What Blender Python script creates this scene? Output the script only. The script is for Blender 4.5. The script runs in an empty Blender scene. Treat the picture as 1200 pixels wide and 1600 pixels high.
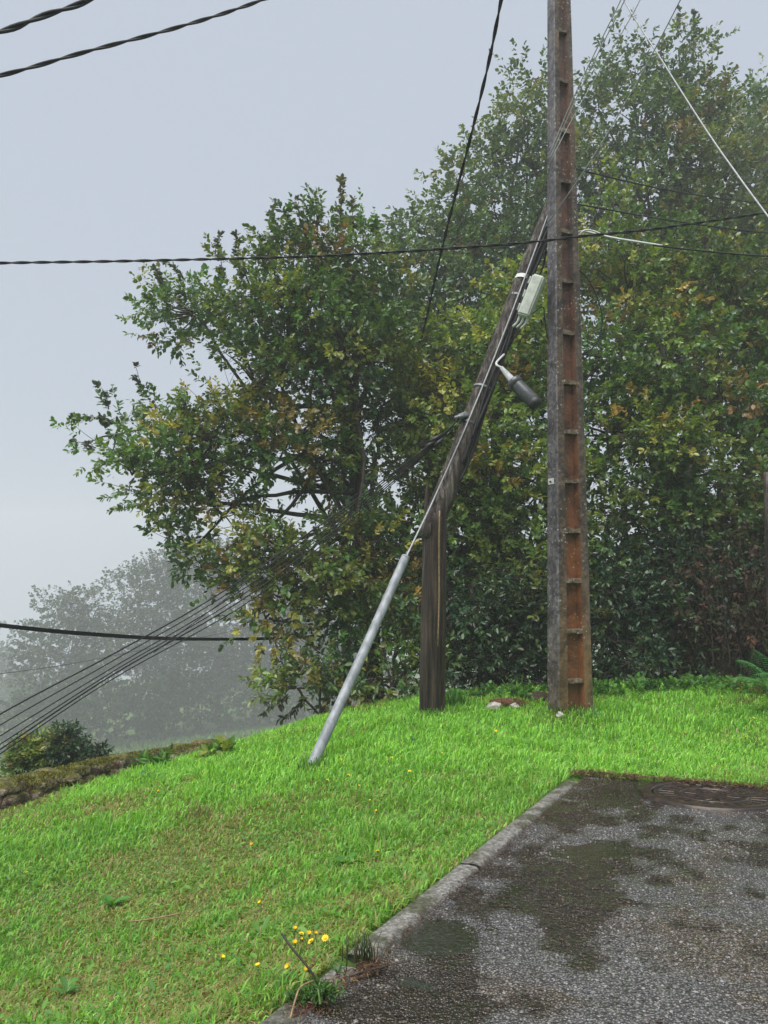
import bpy, bmesh, math, random
import numpy as np
from mathutils import Vector, Matrix

# ------------------------------------------------------------------ camera, sky, sun, exposure
scene = bpy.context.scene
COL = scene.collection
R = math.radians
rng = np.random.default_rng(7)
random.seed(7)

CAM_Z = 1.15
PITCH = math.atan(80 / 1200)
cam_data = bpy.data.cameras.new('camera')
cam_data.sensor_fit = 'VERTICAL'
cam_data.sensor_height = 36
cam_data.lens = 27
cam_data.clip_start = 0.05
cam_data.clip_end = 2000
cam = bpy.data.objects.new('camera', cam_data)
COL.objects.link(cam)
cam.location = (0, 0, CAM_Z)
cam.rotation_euler = (R(90) + PITCH, 0, 0)
scene.camera = cam

SUN_EL, SUN_AZ = 66, -35          # soft overcast light from above, a little left and behind the camera
world = bpy.data.worlds.new('World')
scene.world = world
world.use_nodes = True
wn = world.node_tree
wn.nodes.clear()
sky = wn.nodes.new('ShaderNodeTexSky')
sky.sky_type = 'NISHITA'
sky.sun_disc = False
sky.sun_elevation = R(SUN_EL)
sky.sun_rotation = R(180 + SUN_AZ)
sky.dust_density = 6
sky.air_density = 1.0
wmix = wn.nodes.new('ShaderNodeMix'); wmix.data_type = 'RGBA'
wmix.inputs[0].default_value = 0.965
wmix.inputs[7].default_value = (1.50, 1.66, 1.90, 1)      # the even grey of low rain cloud
bg = wn.nodes.new('ShaderNodeBackground'); bg.inputs[1].default_value = 0.1
wo = wn.nodes.new('ShaderNodeOutputWorld')
wn.links.new(sky.outputs[0], wmix.inputs[6])
wn.links.new(wmix.outputs[2], bg.inputs[0])
wn.links.new(bg.outputs[0], wo.inputs[0])

sd = bpy.data.lights.new('sun', 'SUN')
sd.energy = 1.5
sd.angle = R(55)
sd.color = (1.0, 0.97, 0.92)
sun = bpy.data.objects.new('sun', sd)
COL.objects.link(sun)
sun.rotation_euler = (R(90 - SUN_EL), 0, R(SUN_AZ))

scene.view_settings.view_transform = 'Standard'
scene.view_settings.look = 'None'
scene.view_settings.gamma = 1
scene.view_settings.exposure = 1.82
scene.view_settings.use_curve_mapping = False
scene.render.engine = 'CYCLES'
scene.cycles.use_denoising = True
scene.cycles.max_bounces = 6
scene.cycles.diffuse_bounces = 3
scene.cycles.glossy_bounces = 2
scene.cycles.transmission_bounces = 3
scene.cycles.transparent_max_bounces = 8
scene.cycles.volume_bounces = 1
scene.cycles.caustics_reflective = False
scene.cycles.caustics_refractive = False
scene.cycles.sample_clamp_indirect = 4

# ------------------------------------------------------------------ helpers: places
cP, sP = math.cos(PITCH), math.sin(PITCH)
def ray(px, py):
    r, u = (px - 600) / 1200, (800 - py) / 1200
    return np.array([r, cP - sP * u, sP + cP * u])
def P(px, py, d):                     # the point seen at a picture place, d metres ahead
    v = ray(px, py)
    return np.array([0, 0, CAM_Z]) + v * (d / v[1])
def W(d):                             # metres per picture unit at distance d
    return d / 1200
ROAD_S = 0.085
def road_z(y): return -ROAD_S * (y - 2.2)
def road_hit(px, py):
    v = ray(px, py)
    t = (-ROAD_S * (0 - 2.2) - CAM_Z) / (v[2] + ROAD_S * v[1])
    return np.array([0, 0, CAM_Z]) + v * t
KA, KB = road_hit(395, 1600), road_hit(893, 1210)
EU = (KB - KA)[:2]; KLEN = float(np.linalg.norm(EU)); EU = EU / KLEN
EV = np.array([EU[1], -EU[0]])
def uv2xy(u, v): return KA[0] + EU[0] * u + EV[0] * v, KA[1] + EU[1] * u + EV[1] * v
def xy2uv(x, y):
    dx, dy = x - KA[0], y - KA[1]
    return dx * EU[0] + dy * EU[1], dx * EV[0] + dy * EV[1]

def sstep(a, b, x):
    t = np.clip((x - a) / (b - a), 0, 1)
    return t * t * (3 - 2 * t)
def _hash(i, j, k, seed):
    n = (i.astype(np.int64) * 374761393 + j.astype(np.int64) * 668265263 + k.astype(np.int64) * 2147483647 + seed * 974634777) & 0x7fffffff
    n = ((n ^ (n >> 13)) * 1274126177) & 0x7fffffff
    n = (n ^ (n >> 16)) & 0x7fffffff
    return (n % 65536) / 65535.0
def noise3(x, y, z, seed=0):
    x, y, z = np.broadcast_arrays(np.asarray(x, float), np.asarray(y, float), np.asarray(z, float))
    i, j, k = np.floor(x), np.floor(y), np.floor(z)
    fx, fy, fz = x - i, y - j, z - k
    fx, fy, fz = [f * f * (3 - 2 * f) for f in (fx, fy, fz)]
    out = 0
    for a in (0, 1):
        for b in (0, 1):
            for c in (0, 1):
                w = (fx if a else 1 - fx) * (fy if b else 1 - fy) * (fz if c else 1 - fz)
                out = out + w * _hash(i + a, j + b, k + c, seed)
    return out
def noise2(x, y, seed=0): return noise3(x, y, np.zeros_like(np.asarray(x, float)) + 0.5, seed)
def fbm2(x, y, seed=0, o=3):
    s, a, t = 0, 1.0, 0
    for q in range(o):
        s = s + a * noise2(np.asarray(x) * 2 ** q, np.asarray(y) * 2 ** q, seed + q); t += a; a *= 0.5
    return s / t

# ground heights: thin plate through places read off the photograph, falling into the valley on the left and behind
ctrl = [P(*c) for c in [
    (890, 1110, 7.5), (676, 1115, 7.4), (485, 1200, 5.6), (0, 1262, 6.0), (0, 1600, 2.6), (0, 1400, 4.0), (340, 1168, 9.0), (200, 1210, 7.3),
    (430, 1135, 9.4), (520, 1117, 9.0), (600, 1108, 8.6), (700, 1100, 8.4), (1000, 1082, 8.6), (1200, 1078, 8.6), (1340, 1085, 8.4),
    (900, 1150, 6.9), (300, 1300, 4.7), (600, 1300, 4.15), (300, 1450, 3.2), (500, 1450, 2.72), (-150, 1300, 5.4), (-200, 1500, 3.4), (1180, 1150, 6.9)]]
for u in np.linspace(-1.2, KLEN, 7):
    x, y = uv2xy(u, 0); ctrl.append(np.array([x, y, road_z(y) - 0.005]))
for v in np.linspace(0.8, 4.5, 5):
    x, y = uv2xy(KLEN, v); ctrl.append(np.array([x, y, road_z(y) - 0.005]))
ctrl = np.array(ctrl)
def _U(r2): return np.where(r2 > 1e-9, r2 * np.log(np.maximum(r2, 1e-9)), 0.0)
def _tps():
    n = len(ctrl); d2 = ((ctrl[:, None, :2] - ctrl[None, :, :2]) ** 2).sum(-1)
    A = np.zeros((n + 3, n + 3)); A[:n, :n] = _U(d2) + np.eye(n) * 0.05
    A[:n, n] = 1; A[:n, n + 1:] = ctrl[:, :2]; A[n, :n] = 1; A[n + 1:, :n] = ctrl[:, :2].T
    b = np.zeros(n + 3); b[:n] = ctrl[:, 2]
    return np.linalg.solve(A, b)
TPS = _tps()
def near_z(x, y):
    x = np.asarray(x, float); y = np.asarray(y, float)
    out = TPS[-3] + TPS[-2] * x + TPS[-1] * y
    for q in range(len(ctrl)):
        out = out + TPS[q] * _U((x - ctrl[q, 0]) ** 2 + (y - ctrl[q, 1]) ** 2)
    return out
def ground_z(x, y):
    x = np.asarray(x, float); y = np.asarray(y, float)
    s = y - 1.1 * x
    far = -0.28 - 0.55 * sstep(4, 10, s) - 5.5 * sstep(9.7, 21, s) - 9.8 * sstep(16, 66, s) - 0.07 * np.maximum(0, s - 60)
    r = np.hypot(x, y - 4)
    w = np.maximum(sstep(9.6, 11.6, s), sstep(5.5, 8.5, r))
    xc, yc = np.clip(x, -6, 6), np.clip(y, 0, 11)
    return (1 - w) * near_z(xc, yc) + w * far
def ground_hit(px, py):
    v = ray(px, py); lo = 1.5
    for t in np.linspace(1.5, 14, 400):
        p = v * t
        if CAM_Z + p[2] < ground_z(p[0], p[1]): break
    return np.array([p[0], p[1], float(ground_z(p[0], p[1]))])

# ------------------------------------------------------------------ helpers: meshes
def mesh_np(name, V, F, mat, parent=None, col=None, smooth=False):
    """V (n,3); F list of index arrays (m,3) / (m,4)"""
    me = bpy.data.meshes.new(name)
    F = [np.asarray(f, np.int32) for f in F if len(f)]
    me.vertices.add(len(V)); me.vertices.foreach_set('co', np.asarray(V, np.float32).ravel())
    loops = np.concatenate([f.ravel() for f in F])
    tot = np.concatenate([np.full(len(f), f.shape[1], np.int32) for f in F])
    start = np.concatenate([[0], np.cumsum(tot)[:-1]]).astype(np.int32)
    me.loops.add(len(loops)); me.loops.foreach_set('vertex_index', loops)
    me.polygons.add(len(tot)); me.polygons.foreach_set('loop_start', start); me.polygons.foreach_set('loop_total', tot)
    if smooth: me.polygons.foreach_set('use_smooth', np.ones(len(tot), bool))
    if col is not None:
        a = me.attributes.new('col', 'FLOAT_COLOR', 'POINT')
        c = np.ones((len(V), 4), np.float32); c[:, :3] = col
        a.data.foreach_set('color', c.ravel())
    me.update(calc_edges=True); me.validate()
    me.materials.append(mat)
    o = bpy.data.objects.new(name, me); COL.objects.link(o)
    if parent is not None: o.parent = parent
    return o
def link_bm(name, bm, mat, parent=None, smooth=False):
    me = bpy.data.meshes.new(name); bm.to_mesh(me); bm.free()
    for m in (mat if isinstance(mat, (list, tuple)) else [mat]): me.materials.append(m)
    if smooth:
        for p in me.polygons: p.use_smooth = True
    o = bpy.data.objects.new(name, me); COL.objects.link(o)
    if parent is not None: o.parent = parent
    return o
def tag(o, label=None, cat=None, group=None, kind=None):
    if label: o['label'] = label
    if cat: o['category'] = cat
    if group: o['group'] = group
    if kind: o['kind'] = kind
    return o
def empty(name, loc=(0, 0, 0), label=None, cat=None, group=None):
    o = bpy.data.objects.new(name, None); COL.objects.link(o)
    o.empty_display_size = 0.1
    o['_base'] = [float(c) for c in loc]      # parts are written in world space; the base is set at the end
    tag(o, label, cat, group)
    return o
def norm(v): return v / np.maximum(np.linalg.norm(v, axis=-1, keepdims=True), 1e-9)
class Geo:
    """collects tubes and patches for ONE mesh"""
    def __init__(s): s.V = []; s.Q = []; s.T = []; s.n = 0
    def add(s, V, Q=(), T=()):
        s.V.append(np.asarray(V, float))
        if len(Q): s.Q.append(np.asarray(Q, np.int32) + s.n)
        if len(T): s.T.append(np.asarray(T, np.int32) + s.n)
        s.n += len(V)
    def tube(s, pts, rad, sides=6, caps=True, wob=0.0, seed=0):
        pts = np.asarray(pts, float); n = len(pts)
        rad = np.broadcast_to(np.asarray(rad, float), (n,))
        tan = norm(np.gradient(pts, axis=0))
        ref = np.array([0, 0, 1.0]) if abs(tan[0][2]) < 0.9 else np.array([1.0, 0, 0])
        a = np.cross(tan[0], ref); a /= np.linalg.norm(a)
        V = []
        th = np.arange(sides) / sides * 2 * math.pi
        for i in range(n):
            a = a - tan[i] * a.dot(tan[i]); a /= max(np.linalg.norm(a), 1e-9)
            b = np.cross(tan[i], a)
            rr = rad[i] * (1 + (wob * (noise2(np.cos(th) * 1.7 + seed, np.sin(th) * 1.7 + i * 0.35, seed) - 0.5) if wob else 0)) * np.ones(sides)
            V.append(pts[i] + (np.cos(th) * rr)[:, None] * a + (np.sin(th) * rr)[:, None] * b)
        V = np.concatenate(V)
        k = np.arange(sides); k2 = (k + 1) % sides
        Q = np.concatenate([np.stack([i * sides + k, i * sides + k2, (i + 1) * sides + k2, (i + 1) * sides + k], 1) for i in range(n - 1)])
        T = []
        if caps:
            V = np.concatenate([V, pts[:1], pts[-1:]]); c0 = n * sides; c1 = c0 + 1
            T = np.concatenate([np.stack([k2, k, np.full(sides, c0)], 1), np.stack([(n - 1) * sides + k, (n - 1) * sides + k2, np.full(sides, c1)], 1)])
        s.add(V, Q, T)
    def build(s, name, mat, parent=None, smooth=True, col=None):
        return mesh_np(name, np.concatenate(s.V), ([np.concatenate(s.Q)] if s.Q else []) + ([np.concatenate(s.T)] if s.T else []), mat, parent, col, smooth)
def spline(pts, n=40):
    pts = np.asarray(pts, float)
    if len(pts) == 2: return pts[0] + np.linspace(0, 1, n)[:, None] * (pts[1] - pts[0])
    Q = np.concatenate([[2 * pts[0] - pts[1]], pts, [2 * pts[-1] - pts[-2]]])
    out = []
    m = len(pts) - 1; per = max(2, n // m)
    for i in range(m):
        p0, p1, p2, p3 = Q[i:i + 4]
        t = np.linspace(0, 1, per, endpoint=(i == m - 1))[:, None]
        out.append(0.5 * ((2 * p1) + (p2 - p0) * t + (2 * p0 - 5 * p1 + 4 * p2 - p3) * t ** 2 + (3 * p1 - p0 - 3 * p2 + p3) * t ** 3))
    return np.concatenate(out)
def resample(pts, step):
    seg = np.linalg.norm(np.diff(pts, axis=0), axis=1); s = np.concatenate([[0], np.cumsum(seg)])
    q = np.linspace(0, s[-1], max(3, int(s[-1] / step)))
    return np.stack([np.interp(q, s, pts[:, k]) for k in range(3)], 1), q
def bevel_box(name, size, mat, parent=None, bev=0.01, M=None, segs=2):
    bm = bmesh.new(); bmesh.ops.create_cube(bm, size=1)
    bmesh.ops.scale(bm, vec=size, verts=bm.verts)
    bmesh.ops.bevel(bm, geom=bm.edges[:], offset=bev, segments=segs, affect='EDGES', profile=0.6)
    if M is not None: bmesh.ops.transform(bm, matrix=M, verts=bm.verts)
    return link_bm(name, bm, mat, parent)
def lump_bm(c, s, seed, sub=2, rough=0.35):
    bm = bmesh.new(); bmesh.ops.create_icosphere(bm, subdivisions=sub, radius=1)
    for v in bm.verts:
        d = v.co.copy()
        f = 1 + rough * (float(noise3(d.x * 1.3 + seed * 3.1, d.y * 1.3, d.z * 1.3, seed)) - 0.5) * 2 + rough * 0.4 * (float(noise3(d.x * 3 + seed, d.y * 3, d.z * 3, seed + 9)) - 0.5) * 2
        q = Vector([math.copysign(abs(t) ** 0.75, t) for t in d]) * f
        v.co = Vector((q.x * s[0], q.y * s[1], q.z * s[2]))
    return bm

# ------------------------------------------------------------------ materials
def new_mat(name):
    m = bpy.data.materials.new(name); m.use_nodes = True
    nt = m.node_tree; nt.nodes.clear()
    out = nt.nodes.new('ShaderNodeOutputMaterial')
    return m, nt, out
def nd(nt, typ, **kw):
    n = nt.nodes.new(typ)
    for k, v in kw.items():
        if k == 'ins':
            for i, x in v.items(): n.inputs[i].default_value = x
        else: setattr(n, k, v)
    return n
def ramp(nt, fac, stops):
    r = nt.nodes.new('ShaderNodeValToRGB')
    while len(r.color_ramp.elements) < len(stops): r.color_ramp.elements.new(0.5)
    for e, (p, c) in zip(r.color_ramp.elements, stops):
        e.position = p; e.color = (*c, 1) if len(c) == 3 else c
    nt.links.new(fac, r.inputs[0]); return r.outputs[0]
def noise_tex(nt, scale, detail=4, rough=0.6, vec=None, dist=0.0):
    n = nd(nt, 'ShaderNodeTexNoise', ins={'Scale': scale, 'Detail': detail, 'Roughness': rough, 'Distortion': dist})
    if vec is not None: nt.links.new(vec, n.inputs['Vector'])
    return n.outputs['Fac']
def mixc(nt, fac, a, b, mode='MIX'):
    m = nd(nt, 'ShaderNodeMix', data_type='RGBA', blend_type=mode)
    for sock, val in ((0, fac), (6, a), (7, b)):
        if hasattr(val, 'links') or hasattr(val, 'is_linked'): nt.links.new(val, m.inputs[sock])
        elif sock == 0: m.inputs[0].default_value = val
        else: m.inputs[sock].default_value = (*val, 1)
    return m.outputs[2]
def coords(nt, scale=(1, 1, 1)):
    tc = nd(nt, 'ShaderNodeTexCoord'); mp = nd(nt, 'ShaderNodeMapping')
    mp.inputs['Scale'].default_value = scale
    nt.links.new(tc.outputs['Object'], mp.inputs[0]); return mp.outputs[0]
def bump(nt, h, strength=0.5, dist=0.01, nrm=None):
    b = nd(nt, 'ShaderNodeBump', ins={'Strength': strength, 'Distance': dist})
    nt.links.new(h, b.inputs['Height'])
    if nrm is not None: nt.links.new(nrm, b.inputs['Normal'])
    return b.outputs[0]
def principled(nt, out, base, rough=0.6, metal=0.0, spec=0.5, normal=None):
    p = nd(nt, 'ShaderNodeBsdfPrincipled')
    p.inputs['Metallic'].default_value = metal
    p.inputs['Specular IOR Level'].default_value = spec
    if isinstance(base, tuple): p.inputs['Base Color'].default_value = (*base, 1)
    else: nt.links.new(base, p.inputs['Base Color'])
    if isinstance(rough, (int, float)): p.inputs['Roughness'].default_value = rough
    else: nt.links.new(rough, p.inputs['Roughness'])
    if normal is not None: nt.links.new(normal, p.inputs['Normal'])
    nt.links.new(p.outputs[0], out.inputs[0]); return p
def simple(name, c1, c2, scale=30, rough=0.6, spec=0.5, metal=0.0, bmp=0.3, bd=0.004, vs=(1, 1, 1)):
    m, nt, out = new_mat(name)
    v = coords(nt, vs)
    f = noise_tex(nt, scale, 5, 0.65, v)
    base = ramp(nt, f, [(0.38, c1), (0.62, c2)])
    principled(nt, out, base, rough, metal, spec, bump(nt, f, bmp, bd))
    return m
def leaf_mat(name, rough=0.38, trans=0.3, spec=0.5):
    m, nt, out = new_mat(name)
    at = nd(nt, 'ShaderNodeAttribute', attribute_name='col')
    p = nd(nt, 'ShaderNodeBsdfPrincipled', ins={'Roughness': rough, 'Specular IOR Level': spec})
    nt.links.new(at.outputs['Color'], p.inputs['Base Color'])
    t = nd(nt, 'ShaderNodeBsdfTranslucent')
    g = mixc(nt, 1.0, at.outputs['Color'], (1.25, 1.15, 0.5), 'MULTIPLY')
    nt.links.new(g, t.inputs[0])
    mx = nd(nt, 'ShaderNodeMixShader'); mx.inputs[0].default_value = trans
    nt.links.new(p.outputs[0], mx.inputs[1]); nt.links.new(t.outputs[0], mx.inputs[2])
    nt.links.new(mx.outputs[0], out.inputs[0]); return m
def attr_mat(name, rough=0.6, spec=0.4):
    m, nt, out = new_mat(name)
    at = nd(nt, 'ShaderNodeAttribute', attribute_name='col')
    principled(nt, out, at.outputs['Color'], rough, 0, spec); return m

M = {}
M['leaf'] = leaf_mat('wet_leaf', 0.3, 0.3, 0.55)
M['leaf_dark'] = leaf_mat('glossy_dark_leaf', 0.3, 0.12)
M['leaf_far'] = leaf_mat('far_leaf', 0.6, 0.2, 0.3)
M['grass'] = leaf_mat('grass_blade', 0.45, 0.42, 0.35)
M['bark'] = simple('bark', (0.02, 0.017, 0.013), (0.07, 0.06, 0.045), 14, 0.8, 0.3, 0, 0.8, 0.02, (1, 1, 0.25))
M['twig'] = simple('twig_bark', (0.03, 0.024, 0.018), (0.08, 0.065, 0.045), 20, 0.7, 0.4)
M['black_cable'] = simple('black_cable_sheath', (0.008, 0.008, 0.009), (0.016, 0.016, 0.018), 60, 0.6, 0.25, 0, 0.1)
M['grey_cable'] = simple('grey_cable_sheath', (0.25, 0.26, 0.27), (0.38, 0.39, 0.41), 40, 0.45, 0.5, 0, 0.1)
M['white_cable'] = simple('white_cable_sheath', (0.45, 0.46, 0.46), (0.6, 0.61, 0.6), 30, 0.5, 0.5, 0, 0.1)
M['galv'] = simple('galvanised_steel', (0.15, 0.165, 0.18), (0.27, 0.29, 0.31), 14, 0.55, 0.5, 0.1, 0.15, 0.002, (1, 1, 0.3))
M['soil'] = simple('damp_soil', (0.025, 0.017, 0.012), (0.07, 0.045, 0.028), 40, 0.8, 0.3, 0, 0.8, 0.02)
M['stone_white'] = simple('pale_quartz', (0.26, 0.24, 0.21), (0.46, 0.44, 0.4), 25, 0.5)
M['plastic_white'] = simple('weathered_white_plastic', (0.4, 0.42, 0.38), (0.54, 0.56, 0.52), 14, 0.45, 0.5, 0, 0.05)
M['plastic_dark'] = simple('dark_grey_plastic', (0.035, 0.04, 0.045), (0.06, 0.066, 0.072), 25, 0.3, 0.6, 0, 0.05)
M['plastic_black'] = simple('black_rubber', (0.008, 0.008, 0.009), (0.016, 0.016, 0.017), 25, 0.5)
M['steel_white'] = simple('white_band', (0.5, 0.5, 0.5), (0.66, 0.66, 0.65), 30, 0.5)
M['dead'] = leaf_mat('dead_bracken', 0.7, 0.15, 0.2)
M['petal'] = simple('yellow_petal', (0.8, 0.55, 0.01), (0.85, 0.66, 0.04), 60, 0.6)
M['stem'] = simple('green_stem', (0.08, 0.15, 0.03), (0.12, 0.2, 0.05), 40, 0.5)
M['drystem'] = simple('dry_stem', (0.16, 0.1, 0.05), (0.3, 0.21, 0.11), 40, 0.7)
M['darkstem'] = simple('dark_dead_stem', (0.015, 0.012, 0.01), (0.05, 0.04, 0.03), 40, 0.6)

# ground: grass earth, procedural
def ground_mat():
    m, nt, out = new_mat('meadow_ground')
    v = coords(nt)
    a = noise_tex(nt, 0.6, 4, 0.6, v); b = noise_tex(nt, 14, 5, 0.7, v)
    c1 = ramp(nt, b, [(0.3, (0.035, 0.06, 0.012)), (0.6, (0.085, 0.16, 0.03)), (0.8, (0.13, 0.17, 0.05))])
    c2 = ramp(nt, b, [(0.3, (0.05, 0.06, 0.02)), (0.7, (0.16, 0.16, 0.07))])
    f = ramp(nt, a, [(0.5, (0, 0, 0)), (0.72, (1, 1, 1))])
    principled(nt, out, mixc(nt, f, c1, c2), 0.8, 0, 0.2, bump(nt, b, 0.8, 0.04))
    return m
M['ground'] = ground_mat()

def road_mat():
    m, nt, out = new_mat('wet_worn_asphalt')
    v = coords(nt)
    vor = nd(nt, 'ShaderNodeTexVoronoi', ins={'Scale': 120.0, 'Randomness': 1.0}); nt.links.new(v, vor.inputs['Vector'])
    vor2 = nd(nt, 'ShaderNodeTexVoronoi', ins={'Scale': 52.0, 'Randomness': 1.0}); nt.links.new(v, vor2.inputs['Vector'])
    big = noise_tex(nt, 2.3, 6, 0.62, v, 0.9); mid = noise_tex(nt, 13, 5, 0.7, v, 0.5); org = noise_tex(nt, 1.3, 4, 0.6, v, 0.5)
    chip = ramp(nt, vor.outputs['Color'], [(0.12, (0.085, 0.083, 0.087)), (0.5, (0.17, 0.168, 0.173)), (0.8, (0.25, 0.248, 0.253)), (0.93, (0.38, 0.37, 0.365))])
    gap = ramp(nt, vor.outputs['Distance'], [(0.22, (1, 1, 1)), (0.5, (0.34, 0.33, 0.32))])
    dry = mixc(nt, 1.0, chip, gap, 'MULTIPLY')  # pale aggregate, lightened further to paint the sky sheen into its colour
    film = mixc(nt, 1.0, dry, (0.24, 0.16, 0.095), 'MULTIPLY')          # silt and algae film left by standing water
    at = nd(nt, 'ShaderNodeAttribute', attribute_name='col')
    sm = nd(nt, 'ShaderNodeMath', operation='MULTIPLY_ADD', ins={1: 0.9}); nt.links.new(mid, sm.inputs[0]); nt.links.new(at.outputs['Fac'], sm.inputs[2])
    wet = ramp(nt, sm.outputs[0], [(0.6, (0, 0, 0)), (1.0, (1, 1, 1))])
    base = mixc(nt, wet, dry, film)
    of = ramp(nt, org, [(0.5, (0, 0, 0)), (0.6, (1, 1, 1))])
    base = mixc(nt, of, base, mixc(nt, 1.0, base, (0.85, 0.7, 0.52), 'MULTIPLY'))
    rf = ramp(nt, wet, [(0.0, (0.26, 0.26, 0.26)), (1.0, (0.2, 0.2, 0.2))])
    h = nd(nt, 'ShaderNodeMath', operation='ADD'); nt.links.new(vor.outputs['Distance'], h.inputs[0]); nt.links.new(vor2.outputs['Distance'], h.inputs[1])
    hh = nd(nt, 'ShaderNodeMath', operation='MULTIPLY', ins={1: -1.0}); nt.links.new(h.outputs[0], hh.inputs[0])
    p = principled(nt, out, base, rf, 0, 0.6, bump(nt, hh.outputs[0], 0.8, 0.011))
    p.inputs['Coat Weight'].default_value = 0.75; p.inputs['Coat Roughness'].default_value = 0.12; p.inputs['Coat IOR'].default_value = 1.4
    nt.links.new(bump(nt, vor2.outputs['Distance'], 0.35, 0.010), p.inputs['Coat Normal'])
    return m
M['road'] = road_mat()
def water_mat():
    m, nt, out = new_mat('rain_water')
    v = coords(nt)
    n1 = noise_tex(nt, 55, 3, 0.6, v); n2 = noise_tex(nt, 16, 2, 0.5, v)
    w = nd(nt, 'ShaderNodeMath', operation='ADD'); nt.links.new(n1, w.inputs[0]); nt.links.new(n2, w.inputs[1])
    b = bump(nt, w.outputs[0], 0.4, 0.010)
    gl = nd(nt, 'ShaderNodeBsdfGlossy', ins={'Roughness': 0.07}); nt.links.new(b, gl.inputs['Normal'])
    tr = nd(nt, 'ShaderNodeBsdfTransparent', ins={0: (0.5, 0.35, 0.21, 1)})
    fr = nd(nt, 'ShaderNodeFresnel', ins={'IOR': 1.17}); nt.links.new(b, fr.inputs['Normal'])
    mx = nd(nt, 'ShaderNodeMixShader')
    nt.links.new(fr.outputs[0], mx.inputs[0]); nt.links.new(tr.outputs[0], mx.inputs[1]); nt.links.new(gl.outputs[0], mx.inputs[2])
    nt.links.new(mx.outputs[0], out.inputs[0]); return m
M['water'] = water_mat()
M['chips'] = attr_mat('stone_chips', 0.18, 0.6)
def kerb_mat():
    m, nt, out = new_mat('worn_kerb_concrete')
    v = coords(nt)
    f = noise_tex(nt, 60, 5, 0.7, v); g = noise_tex(nt, 5, 4, 0.65, v)
    base = ramp(nt, f, [(0.36, (0.07, 0.066, 0.058)), (0.5, (0.16, 0.155, 0.143)), (0.64, (0.3, 0.29, 0.27))])
    gf = ramp(nt, g, [(0.47, (0, 0, 0)), (0.6, (1, 1, 1))])
    base = mixc(nt, gf, base, mixc(nt, 1.0, base, (0.4, 0.42, 0.3), 'MULTIPLY'))
    principled(nt, out, base, 0.55, 0, 0.45, bump(nt, f, 0.7, 0.006)); return m
M['kerb'] = kerb_mat()

def concrete_mat(name, a, b, c, stain, lichen=(0.32, 0.31, 0.28), amt=(0.5, 0.7), low=None):
    m, nt, out = new_mat(name)
    v = coords(nt); vs = coords(nt, (9, 9, 0.8))
    f = noise_tex(nt, 22, 6, 0.7, v)
    base = ramp(nt, f, [(0.36, a), (0.5, b), (0.64, c)])
    st = noise_tex(nt, 1.0, 4, 0.6, vs)
    sf = ramp(nt, st, [(amt[0], (0, 0, 0)), (amt[1], (1, 1, 1))])
    base = mixc(nt, sf, base, mixc(nt, 0.35, stain, base))
    if low:
        tc = nd(nt, 'ShaderNodeTexCoord'); sx = nd(nt, 'ShaderNodeSeparateXYZ'); nt.links.new(tc.outputs['Object'], sx.inputs[0])
        zz = nd(nt, 'ShaderNodeMath', operation='MULTIPLY_ADD', ins={1: 1.2}); nt.links.new(st, zz.inputs[0]); nt.links.new(sx.outputs['Z'], zz.inputs[2])
        mr = nd(nt, 'ShaderNodeMapRange', ins={1: low[0], 2: low[1]}); nt.links.new(zz.outputs[0], mr.inputs[0])
        base = mixc(nt, mr.outputs[0], mixc(nt, 0.55, base, low[2]), mixc(nt, 0.6, base, low[3]) if len(low) > 3 else base)
    blot = ramp(nt, noise_tex(nt, 4.5, 6, 0.72, v, 0.6), [(0.40, (0.42, 0.4, 0.4)), (0.54, (1, 1, 1)), (0.66, (1.25, 1.2, 1.12))])
    base = mixc(nt, 1.0, base, blot, 'MULTIPLY')
    l = nd(nt, 'ShaderNodeTexVoronoi', ins={'Scale': 26.0, 'Randomness': 1.0}); nt.links.new(v, l.inputs['Vector'])
    lf = ramp(nt, l.outputs['Distance'], [(0.16, (1, 1, 1)), (0.26, (0, 0, 0))])
    lm = ramp(nt, noise_tex(nt, 3.1, 3, 0.5, v), [(0.45, (0, 0, 0)), (0.6, (1, 1, 1))])
    base = mixc(nt, mixc(nt, 1.0, lf, lm, 'MULTIPLY'), base, lichen)
    principled(nt, out, base, 0.55, 0, 0.4, bump(nt, f, 0.9, 0.012)); return m
M['pole_grey'] = concrete_mat('pole_grey_concrete', (0.05, 0.046, 0.052), (0.115, 0.108, 0.118), (0.2, 0.19, 0.2), (0.055, 0.045, 0.045), low=(0.4, 1.3, (0.16, 0.11, 0.06)))
M['pole_flange'] = concrete_mat('pole_brown_concrete', (0.035, 0.028, 0.024), (0.085, 0.062, 0.046), (0.15, 0.11, 0.075), (0.15, 0.085, 0.035), amt=(0.52, 0.66), low=(0.6, 1.6, (0.22, 0.13, 0.05)))
M['pole_web'] = concrete_mat('pole_rust_concrete', (0.028, 0.02, 0.017), (0.075, 0.045, 0.03), (0.17, 0.09, 0.045), (0.26, 0.07, 0.025), (0.34, 0.24, 0.15), amt=(0.42, 0.56), low=(1.6, 4.6, (0.2, 0.085, 0.03), (0.06, 0.05, 0.048)))
M['rung'] = concrete_mat('rung_lichen_concrete', (0.06, 0.04, 0.025), (0.13, 0.095, 0.06), (0.26, 0.22, 0.17), (0.1, 0.06, 0.03))

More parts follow.
